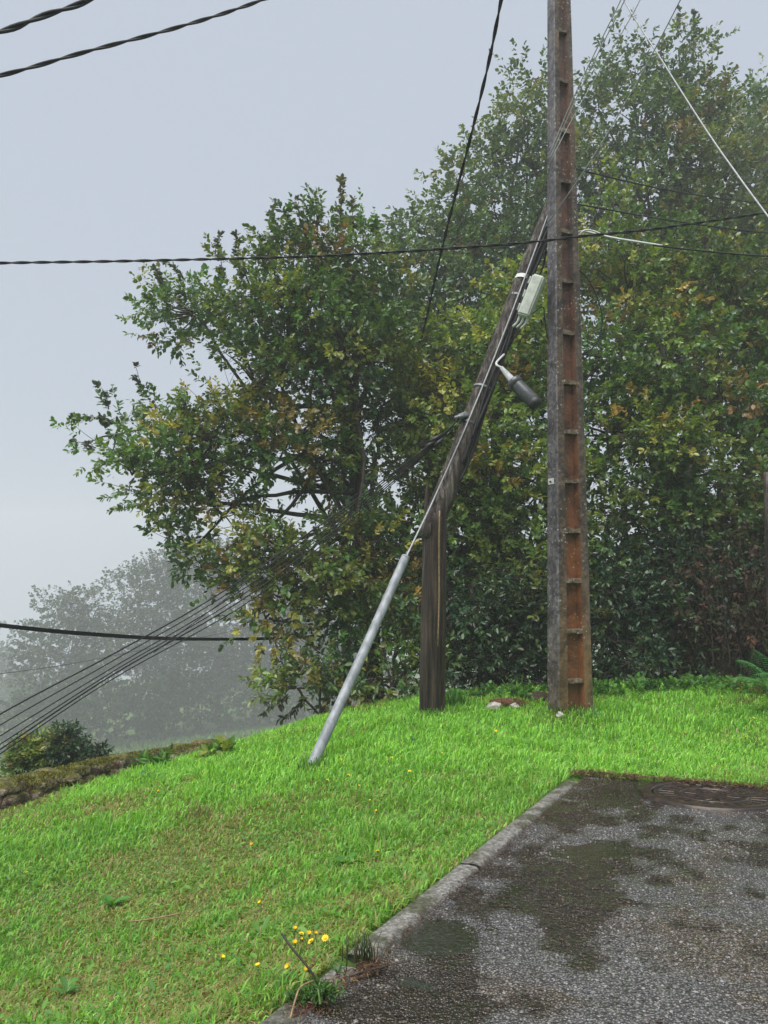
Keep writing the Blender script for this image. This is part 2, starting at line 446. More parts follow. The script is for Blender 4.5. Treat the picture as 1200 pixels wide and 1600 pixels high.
def wood_mat(name, dark, mid, pale):
    m, nt, out = new_mat(name)
    v = coords(nt, (16, 16, 0.9)); v2 = coords(nt)
    f = noise_tex(nt, 1.6, 6, 0.7, v); g = noise_tex(nt, 2.5, 4, 0.6, v2); h = noise_tex(nt, 5.5, 3, 0.7, v)
    base = ramp(nt, f, [(0.38, dark), (0.5, mid), (0.64, pale)])
    gf = ramp(nt, g, [(0.45, (0, 0, 0)), (0.7, (1, 1, 1))])
    base = mixc(nt, gf, base, mixc(nt, 1.0, base, (0.45, 0.42, 0.4), 'MULTIPLY'))
    s = nd(nt, 'ShaderNodeMath', operation='ADD'); nt.links.new(f, s.inputs[0]); nt.links.new(h, s.inputs[1])
    principled(nt, out, base, 0.55, 0, 0.4, bump(nt, s.outputs[0], 1.0, 0.03)); return m
M['wood'] = wood_mat('wet_post_wood', (0.014, 0.010, 0.008), (0.05, 0.034, 0.025), (0.12, 0.09, 0.068))
M['wood_grey'] = wood_mat('silvered_pole_wood', (0.012, 0.009, 0.008), (0.06, 0.044, 0.035), (0.22, 0.195, 0.17))
def iron_mat():
    m, nt, out = new_mat('rusty_cast_iron')
    v = coords(nt); f = noise_tex(nt, 20, 5, 0.7, v)
    base = ramp(nt, f, [(0.38, (0.025, 0.02, 0.019)), (0.55, (0.05, 0.036, 0.03)), (0.68, (0.10, 0.055, 0.032))])
    principled(nt, out, base, 0.3, 0.3, 0.5, bump(nt, f, 0.3, 0.003)); return m
M['iron'] = iron_mat()
def stone_mat():
    m, nt, out = new_mat('mossy_stone')
    v = coords(nt); f = noise_tex(nt, 16, 5, 0.7, v); g = noise_tex(nt, 5, 4, 0.65, v)
    base = ramp(nt, f, [(0.36, (0.045, 0.032, 0.024)), (0.5, (0.17, 0.115, 0.08)), (0.62, (0.42, 0.36, 0.31))])
    moss = ramp(nt, f, [(0.38, (0.04, 0.045, 0.012)), (0.62, (0.15, 0.14, 0.03))])
    gm = nd(nt, 'ShaderNodeNewGeometry'); sx = nd(nt, 'ShaderNodeSeparateXYZ'); nt.links.new(gm.outputs['Normal'], sx.inputs[0])
    ad = nd(nt, 'ShaderNodeMath', operation='MULTIPLY_ADD', ins={1: 0.4}); nt.links.new(sx.outputs['Z'], ad.inputs[0]); nt.links.new(g, ad.inputs[2])
    mf = ramp(nt, ad.outputs[0], [(0.62, (0, 0, 0)), (0.80, (1, 1, 1))])
    principled(nt, out, mixc(nt, mf, base, moss), 0.75, 0, 0.3, bump(nt, f, 1.0, 0.04)); return m
M['stone'] = stone_mat()
M['moss'] = attr_mat('moss_cushion', 0.9, 0.1)

# ------------------------------------------------------------------ structure: terrain
def build_ground():
    n = 230
    t = np.linspace(-1, 1, n)
    gx = np.sinh(t * 5.6) / math.sinh(5.6) * 240 + 0.0
    gy = np.sinh(t * 5.6) / math.sinh(5.6) * 240 + 4.5
    X, Y = np.meshgrid(gx, gy)
    Z = ground_z(X, Y)
    r = np.hypot(X, Y - 4)
    Z = Z + (fbm2(X * 1.7, Y * 1.7, 3) - 0.5) * 0.05 * sstep(1, 3, r)
    u, v = xy2uv(X, Y)
    ins = sstep(-0.02, 0.16, v) * sstep(KLEN + 0.12, KLEN - 0.06, u)
    Z = Z * (1 - ins) + ins * (road_z(Y) - 0.10)
    V = np.stack([X, Y, Z], -1).reshape(-1, 3)
    i, j = np.meshgrid(np.arange(n - 1), np.arange(n - 1), indexing='ij')
    a = (i * n + j).ravel()
    o = mesh_np('ground', V, [np.stack([a, a + 1, a + n + 1, a + n], 1)], M['ground'], smooth=True)
    tag(o, 'grassy hillside falling away to a foggy valley', kind='structure')
build_ground()

# ------------------------------------------------------------------ structure: driveway, puddles, chips, kerb
U0, U1, V0, V1 = -1.6, KLEN, 0.098, 4.3
def px_uv(px, py):
    h = road_hit(px, py); return xy2uv(h[0], h[1])
DIPS = [(705, 1462, 0.22, 0.17, 0.016), (645, 1452, 0.12, 0.10, 0.010), (955, 1236, 0.30, 0.22, 0.014), (940, 1305, 0.35, 0.28, 0.012), (900, 1330, 0.3, 0.22, 0.008),
        (790, 1345, 0.3, 0.2, 0.010), (760, 1385, 0.2, 0.3, 0.008), (1010, 1370, 0.3, 0.3, 0.006), (980, 1480, 0.2, 0.25, 0.008), (620, 1545, 0.14, 0.3, 0.007), (870, 1430, 0.25, 0.2, 0.006)]
def road_relief(u, v):
    h = (fbm2(u * 1.1, v * 1.1, 21, 3) - 0.5) * 0.022 + (fbm2(u * 5, v * 3.4, 31, 2) - 0.5) * 0.013 + (fbm2(u * 15, v * 13, 37, 2) - 0.5) * 0.009
    for px, py, ru, rv, dep in DIPS:
        a, b = px_uv(px, py)
        h = h - dep * np.exp(-((u - a) / ru) ** 2 - ((v - b) / rv) ** 2)
    return h
MH = road_hit(1112, 1243); MHU, MHV = xy2uv(MH[0], MH[1]); MHR = 102 * W(MH[1])
WATER = -0.0125
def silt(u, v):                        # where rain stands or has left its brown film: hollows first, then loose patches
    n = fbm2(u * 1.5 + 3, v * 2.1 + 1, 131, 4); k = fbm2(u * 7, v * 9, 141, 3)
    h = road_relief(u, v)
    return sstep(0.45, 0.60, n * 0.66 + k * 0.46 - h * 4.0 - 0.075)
def build_road():
    du = 0.024
    us = np.arange(U0, U1 + du, du); vs = np.arange(V0, V1, du)
    U, Vv = np.meshgrid(us, vs, indexing='ij')
    h = road_relief(U, Vv)
    rr = np.hypot(U - MHU, Vv - MHV)
    h = np.where(rr < MHR + 0.1, np.where(rr < MHR, -0.03, h * sstep(MHR, MHR + 0.1, rr)), h)
    fine = (noise2(U * 55, Vv * 55, 5) - 0.5) * 0.006
    hz = h + np.where(rr < MHR, 0, fine)
    edge = (fbm2(Vv * 4, U * 0 + 3, 77) - 0.5) * 0.09
    X, Y = uv2xy(U, Vv)
    Z = road_z(Y) + hz
    n1 = len(vs)
    V = np.stack([X, Y, Z], -1).reshape(-1, 3)
    i, j = np.meshgrid(np.arange(len(us) - 1), np.arange(n1 - 1), indexing='ij'); a = (i * n1 + j).ravel()
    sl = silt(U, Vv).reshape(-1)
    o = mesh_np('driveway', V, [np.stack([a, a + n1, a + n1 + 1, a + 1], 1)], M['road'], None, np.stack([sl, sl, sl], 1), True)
    tag(o, 'wet worn asphalt driveway with puddles', kind='structure')
    # standing water: one level sheet kept only where the driveway dips under it
    low = (h < WATER + 0.004) & (rr > MHR + 0.02)
    k = (low[:-1, :-1] | low[1:, :-1] | low[:-1, 1:] | low[1:, 1:]).ravel()
    Zw = road_z(Y) + WATER
    Vw = np.stack([X, Y, Zw], -1).reshape(-1, 3)
    Q = np.stack([a, a + n1, a + n1 + 1, a + 1], 1)[k]
    used, inv = np.unique(Q, return_inverse=True)
    o = mesh_np('puddle_water', Vw[used], [inv.reshape(-1, 4)], M['water'], smooth=True)
    tag(o, 'shallow rain puddles on the driveway', kind='structure')
    # loose and half-sunk chips
    n = 70000
    u = rng.uniform(U0 + 0.6, U1, n); v = V0 + (V1 - V0 - 0.6) * rng.uniform(0, 1, n)
    x, y = uv2xy(u, v)
    rr = np.hypot(u - MHU, v - MHV)
    ok = (np.abs(x) / np.maximum(y, 0.1) < 0.6) & (y > 1.5) & (rr > MHR + 0.01)
    dens = fbm2(u * 2.2, v * 2.2, 91); ok &= rng.uniform(0, 1, n) < (0.35 + dens * 0.9) * (1 - 0.55 * silt(u, v))
    u, v, x, y = u[ok], v[ok], x[ok], y[ok]; n = len(u)
    s = rng.lognormal(-5.75, 0.42, n).clip(0.0018, 0.007)
    z = road_z(y) + road_relief(u, v) + s * 0.1
    base = np.array([[1, 0, 0], [0.2, 0.9, 0], [-0.8, 0.5, 0], [-0.7, -0.7, 0], [0.4, -0.9, 0], [0, 0, 0.55], [0, 0, -0.5]])
    th = rng.uniform(0, 6.28, n); jit = rng.uniform(0.75, 1.3, (n, 7, 3))
    B = base[None] * jit * s[:, None, None]
    c, sn = np.cos(th)[:, None], np.sin(th)[:, None]
    Vx = B[..., 0] * c - B[..., 1] * sn * 0.8 + x[:, None]; Vy = B[..., 0] * sn + B[..., 1] * c * 0.8 + y[:, None]; Vz = B[..., 2] + z[:, None]
    V = np.stack([Vx, Vy, Vz], -1).reshape(-1, 3)
    T = np.array([[i, (i + 1) % 5, 5] for i in range(5)])
    F = (T[None] + (np.arange(n) * 7)[:, None, None]).reshape(-1, 3)
    sl = silt(u, v)
    tone = (0.08 + 0.17 * rng.uniform(0, 1, n) ** 1.8) * (1 - 0.62 * sl); warm = rng.uniform(0, 1, n)[:, None]
    c = tone[:, None] * (warm * np.array([1.05, 0.95, 0.85]) + (1 - warm) * np.array([0.97, 1.0, 1.04])) * (1 - sl[:, None] * np.array([0.0, 0.2, 0.4]))
    o = mesh_np('gravel', V, [F], M['chips'], col=np.repeat(c, 7, 0))
    tag(o, 'small stone chips worn out of the wet driveway', 'gravel', kind='stuff')
build_road()

def build_kerb():
    k = bpy.data.objects.new('kerb', None); COL.objects.link(k); tag(k, 'grey concrete kerb between lawn and driveway', kind='structure')
    ug0, _ = px_uv(452, 1560); ug1, _ = px_uv(545, 1490)
    cuts = [-1.6, -0.55]
    spans = [(-1.6, -0.72), (-0.70, ug0 - 0.02), (ug0 + 0.03, ug1 - 0.05)]
    u = ug1
    while u < KLEN - 0.3:
        L = min(0.98, KLEN + 0.02 - u)
        spans.append((u, u + L - 0.005)); u += L
    for q, (a, b) in enumerate(spans):
        n = max(4, int((b - a) / 0.025)); low = 0.02 if q == 2 else 0.0
        us = np.linspace(a, b, n)
        prof = [(0.0, -0.14), (0.0, -0.004), (0.012, 0.007), (0.05, 0.010), (0.084, 0.008), (0.096, -0.003), (0.098, -0.14)]
        V = []
        for i, uu in enumerate(us):
            e = 0.003 if i in (0, n - 1) else 0
            for (vv, zz) in prof:
                top = 1.0 if zz > -0.01 else 0
                wob = (float(fbm2(uu * 9, vv * 20 + q * 3.3, 5, 2)) - 0.5)
                v2 = vv + wob * 0.014 * (1 if vv < 0.03 or vv > 0.08 else 0)
                x, y = uv2xy(uu, v2 + 0.004 * math.sin(q * 2.1))
                V.append((x, y, road_z(y) + zz - e * top - low * top + wob * 0.010 * top - 0.006 * top * (q % 2)))
        m = len(prof); V = np.array(V); ii = np.arange(n - 1)
        Q = np.concatenate([np.stack([ii * m + j, ii * m + j + 1, (ii + 1) * m + j + 1, (ii + 1) * m + j], 1) for j in range(m - 1)])
        caps = np.array([list(range(m)), [(n - 1) * m + j for j in reversed(range(m))]])
        mesh_np('kerb_stone', V, [Q, caps], M['kerb'], k)
build_kerb()

# ------------------------------------------------------------------ leaf machinery
OAK = (np.array([[0, 0, 0], [0, 1, -0.14], [0.15, 0.24, 0.05], [0.11, 0.42, 0.04], [0.3, 0.66, 0.05], [-0.15, 0.24, 0.05], [-0.11, 0.42, 0.04], [-0.3, 0.66, 0.05]]),
       np.array([[0, 2, 3, 4, 1], [0, 1, 7, 6, 5]]))
OVAL = (np.array([[0, 0, 0], [0.2, 0.33, 0.05], [0.2, 0.68, 0.04], [0, 1, -0.1], [-0.2, 0.68, 0.04], [-0.2, 0.33, 0.05]]),
        np.array([[0, 1, 2, 3], [0, 3, 4, 5]]))
DIAM = (np.array([[0, 0, 0], [0.27, 0.55, 0.05], [0, 1, -0.08], [-0.27, 0.55, 0.05]]), np.array([[0, 1, 2, 3]]))
def leaves(pos, axis, nrm, L, Wd, tmpl):
    """vectorised leaf sheets; returns V, Q"""
    axis = norm(axis); side = norm(np.cross(axis, nrm)); nrm = np.cross(side, axis)
    t, q = tmpl; k = len(t)
    V = pos[:, None] + side[:, None] * (t[None, :, 0:1] * Wd[:, None, None]) + axis[:, None] * (t[None, :, 1:2] * L[:, None, None]) + nrm[:, None] * (t[None, :, 2:3] * L[:, None, None])
    Q = (q[None] + (np.arange(len(pos)) * k)[:, None, None]).reshape(-1, q.shape[1])
    return V.reshape(-1, 3), Q, k
def rand_unit(n):
    return norm(rng.normal(size=(n, 3)))
def sprigs(org, ax, ln, col, K, leafL, tmpl, wide=1.0, droop=0.25, jcol=0.18, up=0.9):
    S = len(org)
    t = np.tile(np.linspace(0.2, 1.0, K), S) + rng.normal(0, 0.04, S * K)
    o = np.repeat(org, K, 0); a = norm(np.repeat(ax, K, 0)); l = np.repeat(ln, K)
    ref = norm(np.cross(a, rand_unit(1) + np.array([[0.1, 0.3, 0.2]]))); bi = np.cross(a, ref)
    ph = np.tile(np.arange(K) * 2.4, S) + np.repeat(rng.uniform(0, 6.28, S), K) + rng.normal(0, 0.4, S * K)
    rad = ref * np.cos(ph)[:, None] + bi * np.sin(ph)[:, None]
    th = (1.25 - 0.7 * t)[:, None]
    d = a * np.cos(th) + rad * np.sin(th) - np.array([0, 0, 1]) * droop * rng.uniform(0.2, 1.4, (S * K, 1))
    nr = np.array([0, 0, 1.0]) * up + rad * -0.25 + rng.normal(0, 0.55, (S * K, 3))
    L = leafL * rng.uniform(0.5, 1.35, S * K)
    V, Q, k = leaves(o + a * (t * l)[:, None], d, nr, L, L * wide * rng.uniform(0.8, 1.2, S * K), tmpl)
    c = np.repeat(col, K, 0) * (1 + rng.normal(0, jcol, (S * K, 1))) + rng.normal(0, 0.006, (S * K, 3))
    return V, Q, np.repeat(np.clip(c, 0.006, 0.9), k, 0)
def bez(p0, p1, p2, n):
    t = np.linspace(0, 1, n)[:, None]
    return p0 * (1 - t) ** 2 + p1 * 2 * t * (1 - t) + p2 * t ** 2

def palette(n, pal):
    w = np.array([p[0] for p in pal]); c = np.array([p[1] for p in pal])
    return c[rng.choice(len(pal), n, p=w / w.sum())]
GREEN = [(6, (0.07, 0.15, 0.032)), (4, (0.045, 0.105, 0.038)), (3, (0.13, 0.19, 0.036)), (1.0, (0.22, 0.23, 0.045)), (0.4, (0.25, 0.15, 0.04)), (0.2, (0.16, 0.09, 0.035))]
YELLOW = [(5, (0.095, 0.175, 0.036)), (4, (0.17, 0.24, 0.044)), (1.8, (0.28, 0.30, 0.058)), (0.4, (0.28, 0.19, 0.05)), (3, (0.055, 0.12, 0.038))]
MUTED = [(4, (0.065, 0.125, 0.045)), (3, (0.10, 0.16, 0.05)), (1.5, (0.16, 0.185, 0.06)), (0.3, (0.18, 0.125, 0.05)), (2, (0.045, 0.09, 0.04))]
AUTUMN = [(4, (0.13, 0.18, 0.036)), (3, (0.24, 0.24, 0.046)), (1.1, (0.30, 0.17, 0.042)), (3.4, (0.075, 0.14, 0.038))]
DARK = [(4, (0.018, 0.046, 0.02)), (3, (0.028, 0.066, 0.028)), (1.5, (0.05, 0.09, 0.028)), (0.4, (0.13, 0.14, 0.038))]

def tree(name, label, cat, base, lobes, d0, leafL, K, pal, tmpl=OAK, clump=0.42, sprig_per=15, spl=0.26, trunk_r=0.16, group=None, shoots=(), mat='leaf', limb_n=5, fork=None, cover=1.25, extra=None, wide=1.0):
    """lobes: (px, py, rx, ry, depth[, palette]) crown masses read off the photograph, each with real depth"""
    global rng
    rng = np.random.default_rng(sum(ord(c) * (i + 1) for i, c in enumerate(label)))
    root = empty(name, base, label, cat, group)
    base = np.asarray(base, float)
    g = Geo(); limb = Geo()
    C = [(P(l[0], l[1], l[4]), l[2] * W(l[4]), l[3] * W(l[4]), l[5] if len(l) > 5 else pal) for l in lobes]
    allc = np.array([c[0] for c in C])
    top = fork if fork is not None else base + (allc.mean(0) - base) * np.array([0.5, 0.5, 0.3])
    mid = (base + top) / 2 + np.array([0.12, 0.05, 0]) * trunk_r * 4
    tp = bez(base - np.array([0, 0, 0.2]), mid, top, 12)
    g.tube(tp, np.linspace(trunk_r * 1.25, trunk_r * 0.72, 12) * (1 + 0.25 * np.exp(-np.arange(12))), 12, True, 0.35, 4)
    g.build('trunk', M['bark'], root)
    VO, QO, CO, nv = [], [], [], 0
    ORG, AX, LN, CC = [], [], [], []
    for (c, rx, rz, pl) in C:
        rd = (rx + rz) / 2
        # limb to this mass
        start = tp[rng.integers(5, 12)]
        ctrlp = start + (c - start) * 0.45 + np.array([0, 0, rng.uniform(-0.05, 0.22)]) * np.linalg.norm(c - start) + rng.normal(0, 0.08, 3) * np.linalg.norm(c - start)
        lp = bez(start, ctrlp, c, 9) + np.concatenate([[np.zeros(3)], rng.normal(0, 0.03, (7, 3)) * rd, [np.zeros(3)]])
        limb.tube(lp, np.linspace(trunk_r * 0.3, 0.012 + 0.012 * rd, 9), 7, False)
        area = 4 * math.pi * ((rx * rz) ** 1.6 + 2 * (rd * rd) ** 1.6) ** (1 / 1.6) / 3 ** (1 / 1.6)
        nc = max(4, int(cover * area / (math.pi * clump ** 2)))
        dirs = rand_unit(nc)
        rr = np.where(rng.uniform(0, 1, nc) < 0.72, rng.uniform(0.72, 1.02, nc), rng.uniform(0.25, 0.72, nc))
        cen = c + dirs * rr[:, None] * np.array([rx, rd, rz])
        pc = palette(nc, pl) * rng.uniform(0.75, 1.25) * np.array([rng.uniform(0.85, 1.15), 1.0, 1.0])
        for q in range(nc):
            k = int(sprig_per * rng.uniform(0.6, 1.4))
            r = clump * rng.uniform(0.7, 1.25)
            off = rng.normal(size=(k, 3)); off = norm(off) * (rng.uniform(0, 1, (k, 1)) ** 0.45) * r * np.array([1.15, 1.15, 0.75])
            org = cen[q] + off
            ax = norm(off / r * 0.8 + dirs[q] * 0.6 + np.array([0, 0, 0.35]) + rng.normal(0, 0.3, (k, 3)))
            ORG.append(org); AX.append(ax); LN.append(spl * rng.uniform(0.6, 1.3, k))
            CC.append(pc[q] * rng.uniform(0.8, 1.2) * 0.8 + palette(k, pl) * 0.2)
            bp = bez(c + (cen[q] - c) * 0.15, c + (cen[q] - c) * 0.6 + rng.normal(0, 0.1, 3) * rd, cen[q], 5)
            limb.tube(bp, np.linspace(0.016 + 0.006 * rd, 0.006, 5), 4, False)
            for s in range(min(k, 5) if d0 < 15 else 0):
                limb.tube(np.array([cen[q], (cen[q] + org[s]) / 2 + rng.normal(0, 0.02, 3), org[s] + ax[s] * LN[-1][s]]), [0.006, 0.0045, 0.002], 3, False)
    for (px, py, px2, py2, d, cl) in shoots:      # upright leafy shoots above the crown
        a, b = P(px, py, d), P(px2, py2, d + rng.uniform(-0.2, 0.2))
        n = max(3, int(np.linalg.norm(b - a) / 0.075))
        tt = np.linspace(0, 1, n)[:, None]
        pts = bez(a, (a + b) / 2 + rng.normal(0, 0.05, 3), b, n)
        limb.tube(pts, np.linspace(0.009, 0.003, n), 4, False)
        ORG.append(pts); AX.append(norm(np.tile(norm(b - a), (n, 1)) + rng.normal(0, 0.5, (n, 3)))); LN.append(np.linspace(0.10, 0.06, n)); CC.append(np.tile(np.array(cl), (n, 1)) * rng.uniform(0.8, 1.2, (n, 1)))
    limb.build('limbs', M['twig'], root)
    V, Q, cc = sprigs(np.concatenate(ORG), np.concatenate(AX), np.concatenate(LN), np.concatenate(CC), K, leafL, tmpl, wide)
    mesh_np('crown', V, [Q], M[mat], root, cc * (1.14 if mat == 'leaf' else 1.0))
    return root
def gz(x, y): return float(ground_z(x, y))
def base_at(px, d, dz=0.0):
    x = (px - 600) / 1200 * d
    return np.array([x, d, gz(x, d) + dz])

# ------------------------------------------------------------------ trees
tree('oak_tree', 'spreading oak with browning leaves standing alone against the fog, left of the poles', 'tree', base_at(585, 11.2), [
    (500, 560, 120, 110, 11.2), (505, 430, 95, 75, 11.3), (400, 470, 80, 60, 11.0), (310, 490, 80, 55, 11.4), (565, 400, 55, 55, 11.6), (600, 500, 65, 95, 12.0),
    (480, 380, 45, 45, 11.1), (400, 600, 85, 70, 10.7), (255, 690, 70, 50, 10.9), (180, 680, 42, 34, 11.0), (335, 690, 85, 65, 10.4, AUTUMN), (450, 690, 95, 70, 10.5), (250, 770, 60, 38, 10.8),
    (330, 790, 80, 38, 10.6), (300, 860, 50, 32, 11.0), (590, 640, 70, 60, 11.6), (590, 730, 60, 45, 11.8), (520, 740, 60, 34, 11.2), (405, 860, 52, 36, 10.2, AUTUMN),
    (480, 870, 70, 45, 10.0, AUTUMN), (545, 885, 65, 60, 10.2, AUTUMN), (445, 935, 60, 42, 10.1, AUTUMN), (520, 940, 60, 40, 10.6), (345, 905, 42, 22, 10.6), (395, 895, 50, 36, 10.1, AUTUMN), (430, 850, 55, 36, 9.9, AUTUMN), (500, 920, 60, 45, 9.9, AUTUMN), (560, 850, 50, 40, 10.3), (600, 890, 45, 50, 10.5), (415, 965, 45, 28, 10.0, AUTUMN), (210, 745, 50, 40, 10.6), (290, 740, 60, 45, 10.3), (455, 490, 75, 60, 10.6), (560, 560, 70, 70, 10.7)],
    11, 0.08, 12, GREEN, OVAL, 0.38, 12, 0.25, 0.14, cover=1.45, wide=1.3, shoots=[
        (530, 350, 531, 277, 11.2, (0.09, 0.1, 0.03)), (440, 390, 428, 318, 11.1, (0.07, 0.09, 0.03)), (468, 370, 463, 315, 11.2, (0.08, 0.09, 0.03)), (495, 380, 490, 318, 11.2, (0.07, 0.09, 0.03)),
        (550, 360, 552, 318, 11.3, (0.08, 0.09, 0.03)), (378, 440, 372, 370, 11.0, (0.04, 0.06, 0.025)), (350, 440, 343, 370, 11.0, (0.04, 0.06, 0.025)), (415, 430, 412, 380, 11.0, (0.05, 0.06, 0.025)),
        (265, 470, 242, 425, 11.3, (0.05, 0.07, 0.03)), (180, 660, 112, 655, 11.0, (0.04, 0.06, 0.025)), (150, 700, 122, 690, 11.0, (0.04, 0.06, 0.025)), (230, 620, 213, 575, 11.0, (0.05, 0.06, 0.025)),
        (585, 380, 588, 350, 11.6, (0.08, 0.09, 0.03)), (170, 640, 158, 605, 11.0, (0.04, 0.06, 0.025)), (290, 440, 262, 412, 11.3, (0.05, 0.07, 0.03))],
    fork=P(548, 640, 11.2))

tree('oak_tree', 'yellowing oak with dense crown directly behind the leaning wooden pole', 'tree', base_at(760, 11.6), [
    (690, 560, 70, 70, 12.2), (770, 560, 80, 70, 11.9), (835, 480, 55, 80, 12.2), (660, 640, 50, 60, 12.2), (740, 660, 90, 80, 11.4, YELLOW), (820, 640, 60, 80, 11.8), (690, 760, 60, 70, 11.4),
    (780, 770, 90, 75, 11.2, YELLOW), (850, 760, 70, 80, 11.6), (720, 850, 80, 60, 11.0), (810, 870, 85, 60, 10.8), (640, 820, 50, 60, 11.4), (830, 950, 60, 45, 10.2, AUTUMN), (620, 920, 60, 60, 11.3, GREEN)],
    11.5, 0.084, 12, YELLOW, OVAL, 0.42, 14, 0.26, 0.14, cover=2.0, wide=1.3)
tree('oak_tree', 'broad leafy oak with yellow-green patches to the right of the concrete pole', 'tree', base_at(1040, 11.8), [
    (950, 360, 42, 55, 12.0, YELLOW), (980, 450, 75, 60, 11.9, YELLOW), (1060, 430, 70, 65, 12.4), (1140, 470, 80, 80, 12.2, YELLOW), (1210, 520, 70, 90, 12.4), (950, 560, 75, 75, 11.6), (1040, 560, 85, 75, 11.4, YELLOW),
    (1130, 610, 90, 75, 11.6), (1210, 680, 70, 80, 11.6, YELLOW), (960, 680, 75, 70, 11.2), (1050, 700, 85, 65, 10.9, YELLOW), (1140, 740, 80, 60, 10.9, YELLOW), (980, 800, 75, 60, 10.8), (1080, 820, 90, 45, 10.6),
    (1200, 800, 60, 55, 11.0), (1290, 600, 80, 140, 12.2), (940, 860, 60, 50, 10.8), (1280, 780, 70, 60, 11.4)],
    11.5, 0.084, 12, GREEN, OVAL, 0.44, 14, 0.26, 0.16, cover=2.0, wide=1.3)
tree('oak_tree', 'tall grey-green oak in thin mist above the leaning pole, left of the concrete pole', 'tree', base_at(770, 17.6), [
    (830, 125, 32, 30, 17.6), (825, 190, 45, 50, 17.6), (770, 250, 55, 40, 17.6), (840, 270, 60, 60, 17.8), (720, 290, 40, 34, 17.4), (700, 360, 62, 45, 17.2), (780, 350, 70, 60, 17.4), (650, 370, 34, 30, 17.3), (640, 430, 55, 45, 17.1),
    (730, 430, 80, 60, 17.0), (820, 420, 80, 80, 17.4), (700, 500, 80, 60, 16.9), (860, 340, 70, 90, 17.8), (610, 500, 50, 60, 17.2), (780, 540, 90, 80, 17.4), (660, 600, 70, 80, 17.4)],
    19, 0.115, 9, MUTED, OVAL, 0.54, 14, 0.34, 0.24, mat='leaf', wide=1.3, cover=1.8)
tree('oak_tree', 'tallest misty tree rising to the top of the picture right of the concrete pole', 'tree', base_at(1040, 18.0), [
    (1060, 75, 30, 34, 18.0), (985, 110, 42, 36, 18.0), (1060, 150, 55, 55, 18.0), (935, 170, 36, 40, 18.0), (1000, 200, 75, 60, 17.6), (1110, 190, 62, 45, 18.4), (930, 260, 40, 60, 17.6), (1060, 270, 80, 60, 17.4), (1000, 330, 80, 70, 17.4),
    (1130, 290, 75, 60, 17.9), (1100, 380, 90, 70, 17.4), (960, 420, 70, 80, 17.4), (1180, 390, 80, 70, 18.0), (1050, 480, 110, 90, 18.0)],
    20, 0.115, 9, MUTED, OVAL, 0.54, 14, 0.34, 0.26, wide=1.3, cover=1.8, shoots=[(1060, 60, 1062, 20, 18.0, (0.05, 0.07, 0.03)), (1080, 70, 1083, 25, 18.0, (0.05, 0.07, 0.03))])
tree('oak_tree', 'faint fog-grey tree at the upper right edge behind the tallest tree', 'tree', base_at(1200, 26.3), [
    (1180, 180, 50, 40, 26.3), (1240, 210, 70, 60, 26.3), (1160, 250, 60, 50, 25.8), (1220, 300, 90, 80, 25.8), (1290, 330, 90, 100, 26.3), (1200, 420, 100, 100, 25.8), (1300, 500, 110, 120, 26.3), (1180, 540, 120, 100, 26.3)],
    27, 0.2, 7, MUTED, DIAM, 0.8, 13, 0.5, 0.3, wide=1.4, cover=1.8)

# shrubs of the dark hedge behind the posts
HEDGE = [
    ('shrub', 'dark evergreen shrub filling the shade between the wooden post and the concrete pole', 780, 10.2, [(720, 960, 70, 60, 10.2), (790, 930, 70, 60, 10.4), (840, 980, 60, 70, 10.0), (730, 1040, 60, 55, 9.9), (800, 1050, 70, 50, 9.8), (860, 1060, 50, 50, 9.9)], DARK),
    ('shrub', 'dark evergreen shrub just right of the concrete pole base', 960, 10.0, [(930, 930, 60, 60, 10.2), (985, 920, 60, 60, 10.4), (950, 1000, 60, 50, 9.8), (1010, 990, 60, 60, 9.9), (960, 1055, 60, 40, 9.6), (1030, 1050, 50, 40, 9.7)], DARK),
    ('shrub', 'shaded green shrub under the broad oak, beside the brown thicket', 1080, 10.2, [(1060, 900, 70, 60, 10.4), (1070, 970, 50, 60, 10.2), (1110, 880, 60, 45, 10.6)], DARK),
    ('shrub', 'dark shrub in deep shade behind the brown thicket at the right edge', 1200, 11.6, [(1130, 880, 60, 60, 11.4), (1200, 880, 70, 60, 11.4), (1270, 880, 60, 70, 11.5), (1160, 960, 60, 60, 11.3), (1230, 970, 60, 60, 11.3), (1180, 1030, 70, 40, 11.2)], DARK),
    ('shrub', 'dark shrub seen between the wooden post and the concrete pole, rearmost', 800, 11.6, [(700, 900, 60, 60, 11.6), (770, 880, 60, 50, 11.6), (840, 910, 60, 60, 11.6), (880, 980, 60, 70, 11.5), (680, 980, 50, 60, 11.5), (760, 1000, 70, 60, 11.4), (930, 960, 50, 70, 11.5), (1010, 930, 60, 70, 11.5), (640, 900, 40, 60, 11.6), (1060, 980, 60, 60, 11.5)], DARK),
    ('shrub', 'tangled green shrub at the foot of the wooden post, behind the slanting steel tube', 610, 9.6, [(600, 1000, 50, 45, 9.9), (640, 1040, 40, 45, 9.6), (590, 1060, 45, 35, 9.5), (640, 960, 50, 50, 10.2)], GREEN),
    ('shrub', 'low dark bush with spiky branches left of the slanting steel tube', 500, 9.4, [(500, 1040, 38, 30, 9.4), (465, 1075, 34, 22, 9.3), (530, 1070, 34, 28, 9.5), (545, 1020, 28, 26, 9.7)], GREEN),
]
